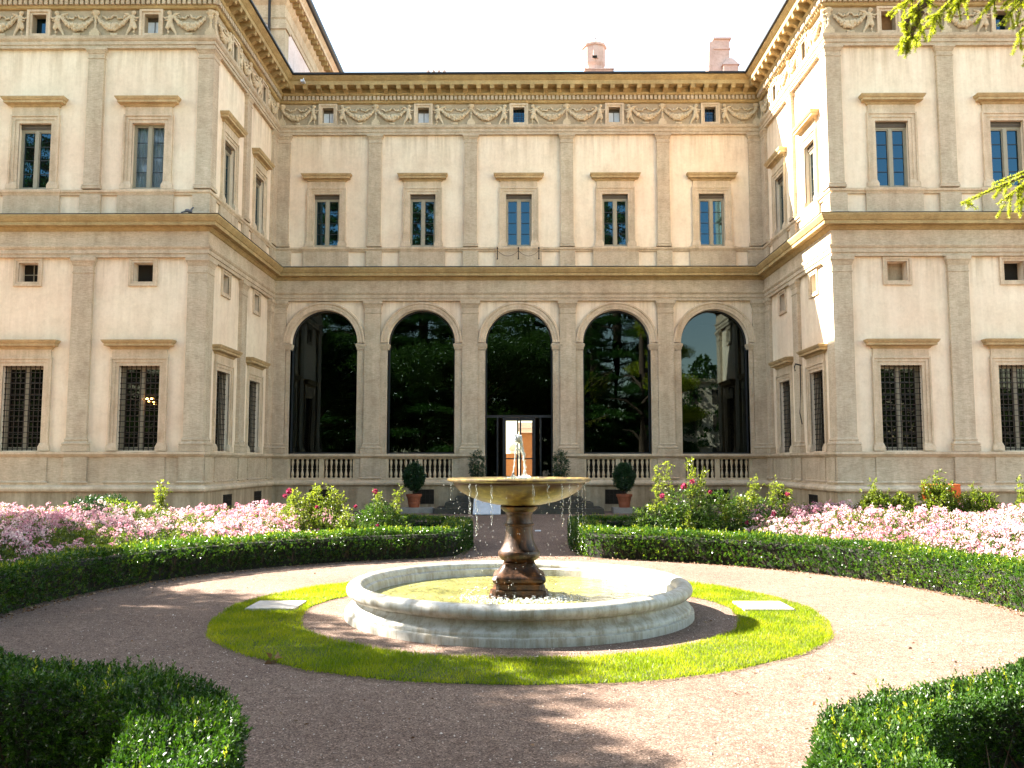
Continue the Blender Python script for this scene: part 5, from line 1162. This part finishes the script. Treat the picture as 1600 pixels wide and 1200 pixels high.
def conifer(name, label, loc, H, Rb, seed, n=9000, group=None, leaf=.30, z0=.12, src=None, sc=1):
    if src:
        o = thing(name, label, 'tree', loc, seed, group)
        for ch in src.children:
            c = ch.copy(); COL.objects.link(c); c.parent = o
        o.scale = (sc, sc, sc); return o
    rng = np.random.default_rng(seed); o = thing(name, label, 'tree', loc, group=group)
    m = MB(); m.tube([(0, 0, 0), (.1, 0, H*.4), (0, 0, H*.98)], [H*.02, H*.014, .03], 10)
    tiers = 15; Ps = []; Ds = []
    for k in range(tiers*5):
        t = (k/(tiers*5))**.9; z = H*(z0+(.98-z0)*t); a = k*2.399; L = Rb*(1-t)**.75*rng.uniform(.7, 1.15)+.4
        e = np.array([math.cos(a)*L, math.sin(a)*L, z-.12*L]); m.tube([(0, 0, z), (e[0]*.5, e[1]*.5, z+.05*L), tuple(e)], [.09*(1-t)+.02, .05, .02], 5)
        q = int(n/(tiers*5)*(L/Rb)*1.9)+8; s = rng.uniform(.15, 1.05, q)**.7; l = rng.normal(0, .28, q)*L*(1.1-s*.6)
        P = np.stack([e[0]*s-math.sin(a)*l, e[1]*s+math.cos(a)*l, z+(-.12*L)*s+rng.normal(0, .12, q)-np.abs(l)*.15], 1); Ps.append(P); Ds.append(np.tile([math.cos(a), math.sin(a), -.15], (q, 1)))
    m.build('trunk', M['wood'], o, smooth=60)
    P = np.concatenate(Ps); D = np.concatenate(Ds)+rng.normal(size=P.shape)*.6
    Q = sprigs(P, D, 4, leaf*1.2, leaf, leaf*.38, rng); quads_obj('crown', Q, M['conifer'], o, np.clip(.45+.25*np.tile(wob(P, .9, 1), 4)+rng.normal(0, .2, len(Q)), 0, 1)); return o
def broad(name, label, loc, clumps, trunk, n, leaf, mat, seed, group=None):
    rng = np.random.default_rng(seed); o = thing(name, label, 'tree', loc, group=group); cl = np.array(clumps)
    m = MB(); m.tube([(0, 0, 0), (trunk[0]*.3, trunk[1]*.3, trunk[2]*.5), trunk], [.28, .22, .12], 10)
    for c in cl: m.tube([(trunk[0]*.6, trunk[1]*.6, trunk[2]*.75), tuple((np.array(trunk)+c[:3])/2), tuple(c[:3])], [.12, .07, .03], 6)
    m.build('trunk', M['wood'], o, smooth=60)
    v = (cl[:, 3]*cl[:, 4]*cl[:, 5])**.7; c = cl[rng.choice(len(cl), n, p=v/v.sum())]; u = unit(rng.normal(size=(n, 3)))
    P = c[:, :3]+u*c[:, 3:]*(rng.uniform(.35, 1.05, n)**.6*(1+.15*wob(c[:, :3]+u*1.5, 2, seed)))[:, None]
    Q = sprigs(P, u+rng.normal(size=(n, 3))*.6, 5, leaf*1.4, leaf, leaf*.6, rng); quads_obj('crown', Q, mat, o, np.clip(rng.normal(.5, .22, len(Q)), 0, 1)); return o
# trees outside the frame: left ones throw the dappled shade, the ones behind show in the glass
broad('garden_tree', 'broad-leaved tree left of the garden shading the gravel', (-13.2, 11.5, 0),
      [(-.2, .2, 7.5, 2.6, 2.2, 1.9), (-2.6, 1.0, 8.4, 2.2, 2.0, 1.8), (1.4, -1.3, 6.2, 1.6, 1.5, 1.2), (-1.8, 3.4, 8.6, 2.2, 1.9, 1.7), (-3.5, -1.5, 9.6, 2.4, 2, 1.7), (-4.6, 2.6, 10.4, 2.2, 2, 1.6), (-.4, -2.7, 7.0, 1.6, 1.3, 1.2), (1.9, -.4, 8.0, 1.3, 1.6, 1.2), (2.9, 1.0, 8.2, .9, 1.2, .9), (3.0, -2.3, 7.6, 1.5, 1.0, 1.0), (3.5, -1.9, 8.0, .9, .9, .8), (1.0, 1.6, 7.0, 1.2, 1.4, 1.0), (-1, 2.6, 6.2, 2.0, 1.3, 1.0), (-1.2, -.8, 9.5, 2.6, 2.2, 1.5), (.2, -4.1, 8, 1.8, 1, 1), (-4.5, 1.0, 12.5, 3, 2.5, 1.4), (-4.5, -.5, 12, 2.4, 2.2, 1.3), (.5, -.1, 9.6, 1.6, 1.8, 1)], (-.6, .3, 6.2), 17000, .185, M['broadleaf'], 111)
broad('garden_tree', 'broad-leaved tree further left behind the shading tree', (-19.5, 17.5, 0), [(0, 0, 9, 3, 2.6, 2.2), (2, -1.2, 10, 2.2, 2, 1.6), (-2, 2, 10.5, 2.6, 2.4, 2), (.6, 3.4, 9, 2.2, 1.6, 1.4)], (0, 0, 6), 5600, .15, M['broadleaf'], 112)
c0 = conifer('conifer', 'tall dark conifer standing behind the viewer', (9.5, -15, 0), 34, 7.0, 121, 17000, 'conifers behind the viewer')
for x, y, sc, rz in ((-9.5, -16, .97, 1.0), (-19.5, -14, 1.0, 2.0), (4.5, -19, .62, 3.0), (-3.5, -20, .66, 4.0), (-29, -12, .95, .5), (-38, -12, 1.0, 1.5), (-16, -20, .9, 2.2), (14.5, -22, .6, 5), (1, -24, .70, 2.4), (-14, -22, .9, 3.3), (12, -13, .42, 1.7), (6.8, -12, .5, .3)):
    conifer('conifer', 'tall dark conifer standing behind the viewer', (x, y, 0), 0, 0, rz, src=c0, group='conifers behind the viewer', sc=sc)

rng = np.random.default_rng(140); n = 26000; X = rng.uniform(-60, 60, n); tp = 10+2.5*np.sin(X*.35)+1.8*np.sin(X*.9+1)
P = np.stack([X, -33+rng.normal(0, 1.6, n), tp*rng.uniform(0, 1, n)**.8], 1)
Q = sprigs(P, rng.normal(size=(n, 3))+np.array([0, .6, .3]), 4, .5, .55, .34, rng)
tag(quads_obj('woodland', Q, M['broadleaf'], None, np.clip(.4+.3*np.tile(wob(P, .8), 4)+rng.normal(0, .2, len(Q)), 0, 1)), 'dense woodland behind the viewer, seen mirrored in the glass', 'woodland', kind='stuff')

fb = thing('far_building', 'pale yellow building behind the viewer, mirrored in the last arch', 'building', (23, -31, 0))
m = MB(); m.box(-4, 6, -5, 0, 0, 11); m.build('wall', M['stucco'], fb)
m = MB(); m.box(-4.3, 6.3, -5.3, .3, 11, 11.5); m.build('cornice', M['trim'], fb)
for i in range(4):
    for z in (2, 5.5, 8.5):
        m = MB(); m.box(-3.3+i*2.5, -2.3+i*2.5, -.1, .03, z, z+1.7); m.build('window', M['blind'], fb)

for k, (x, y, sd, lb) in enumerate(((-.8, -13, 151, 'round crowned green tree straight behind the viewer'), (4.6, -15.5, 152, 'round crowned green tree behind the viewer to the right'), (-6.5, -14, 153, 'round crowned green tree behind the viewer to the left'))):
    broad('broadleaf_tree', lb, (x, y, 0), [(0, 0, 11, 3, 2.4, 2.4), (-1.6, .4, 8.5, 2.4, 2, 2), (1.8, .3, 8.8, 2.3, 2, 2), (.4, .6, 14, 2.2, 2, 2.0), (-.6, .6, 6, 2.2, 1.6, 1.4), (1.2, .8, 4.6, 1.6, 1.2, 1.2)], (.2, 0, 7), 5200, .24, M['broadleaf'], sd)

broad('garden_tree', 'added unseen tree over the viewer, blocking sky light from the foreground', (-4.5, -4.5, 0), [(0, 0, 9.5, 3.6, 3.2, 1.8), (4, 1.5, 10.5, 3.4, 3.0, 1.6), (-3.8, 2, 10, 3.2, 3, 1.6), (1, 4.2, 10.8, 3, 2.4, 1.3), (6.5, 4, 11, 2.8, 2.4, 1.4), (2, -3, 11, 3, 3, 1.6)], (.5, .3, 7), 9000, .2, M['broadleaf'], 161)  # added out of view to cut sky light and deepen foreground shade
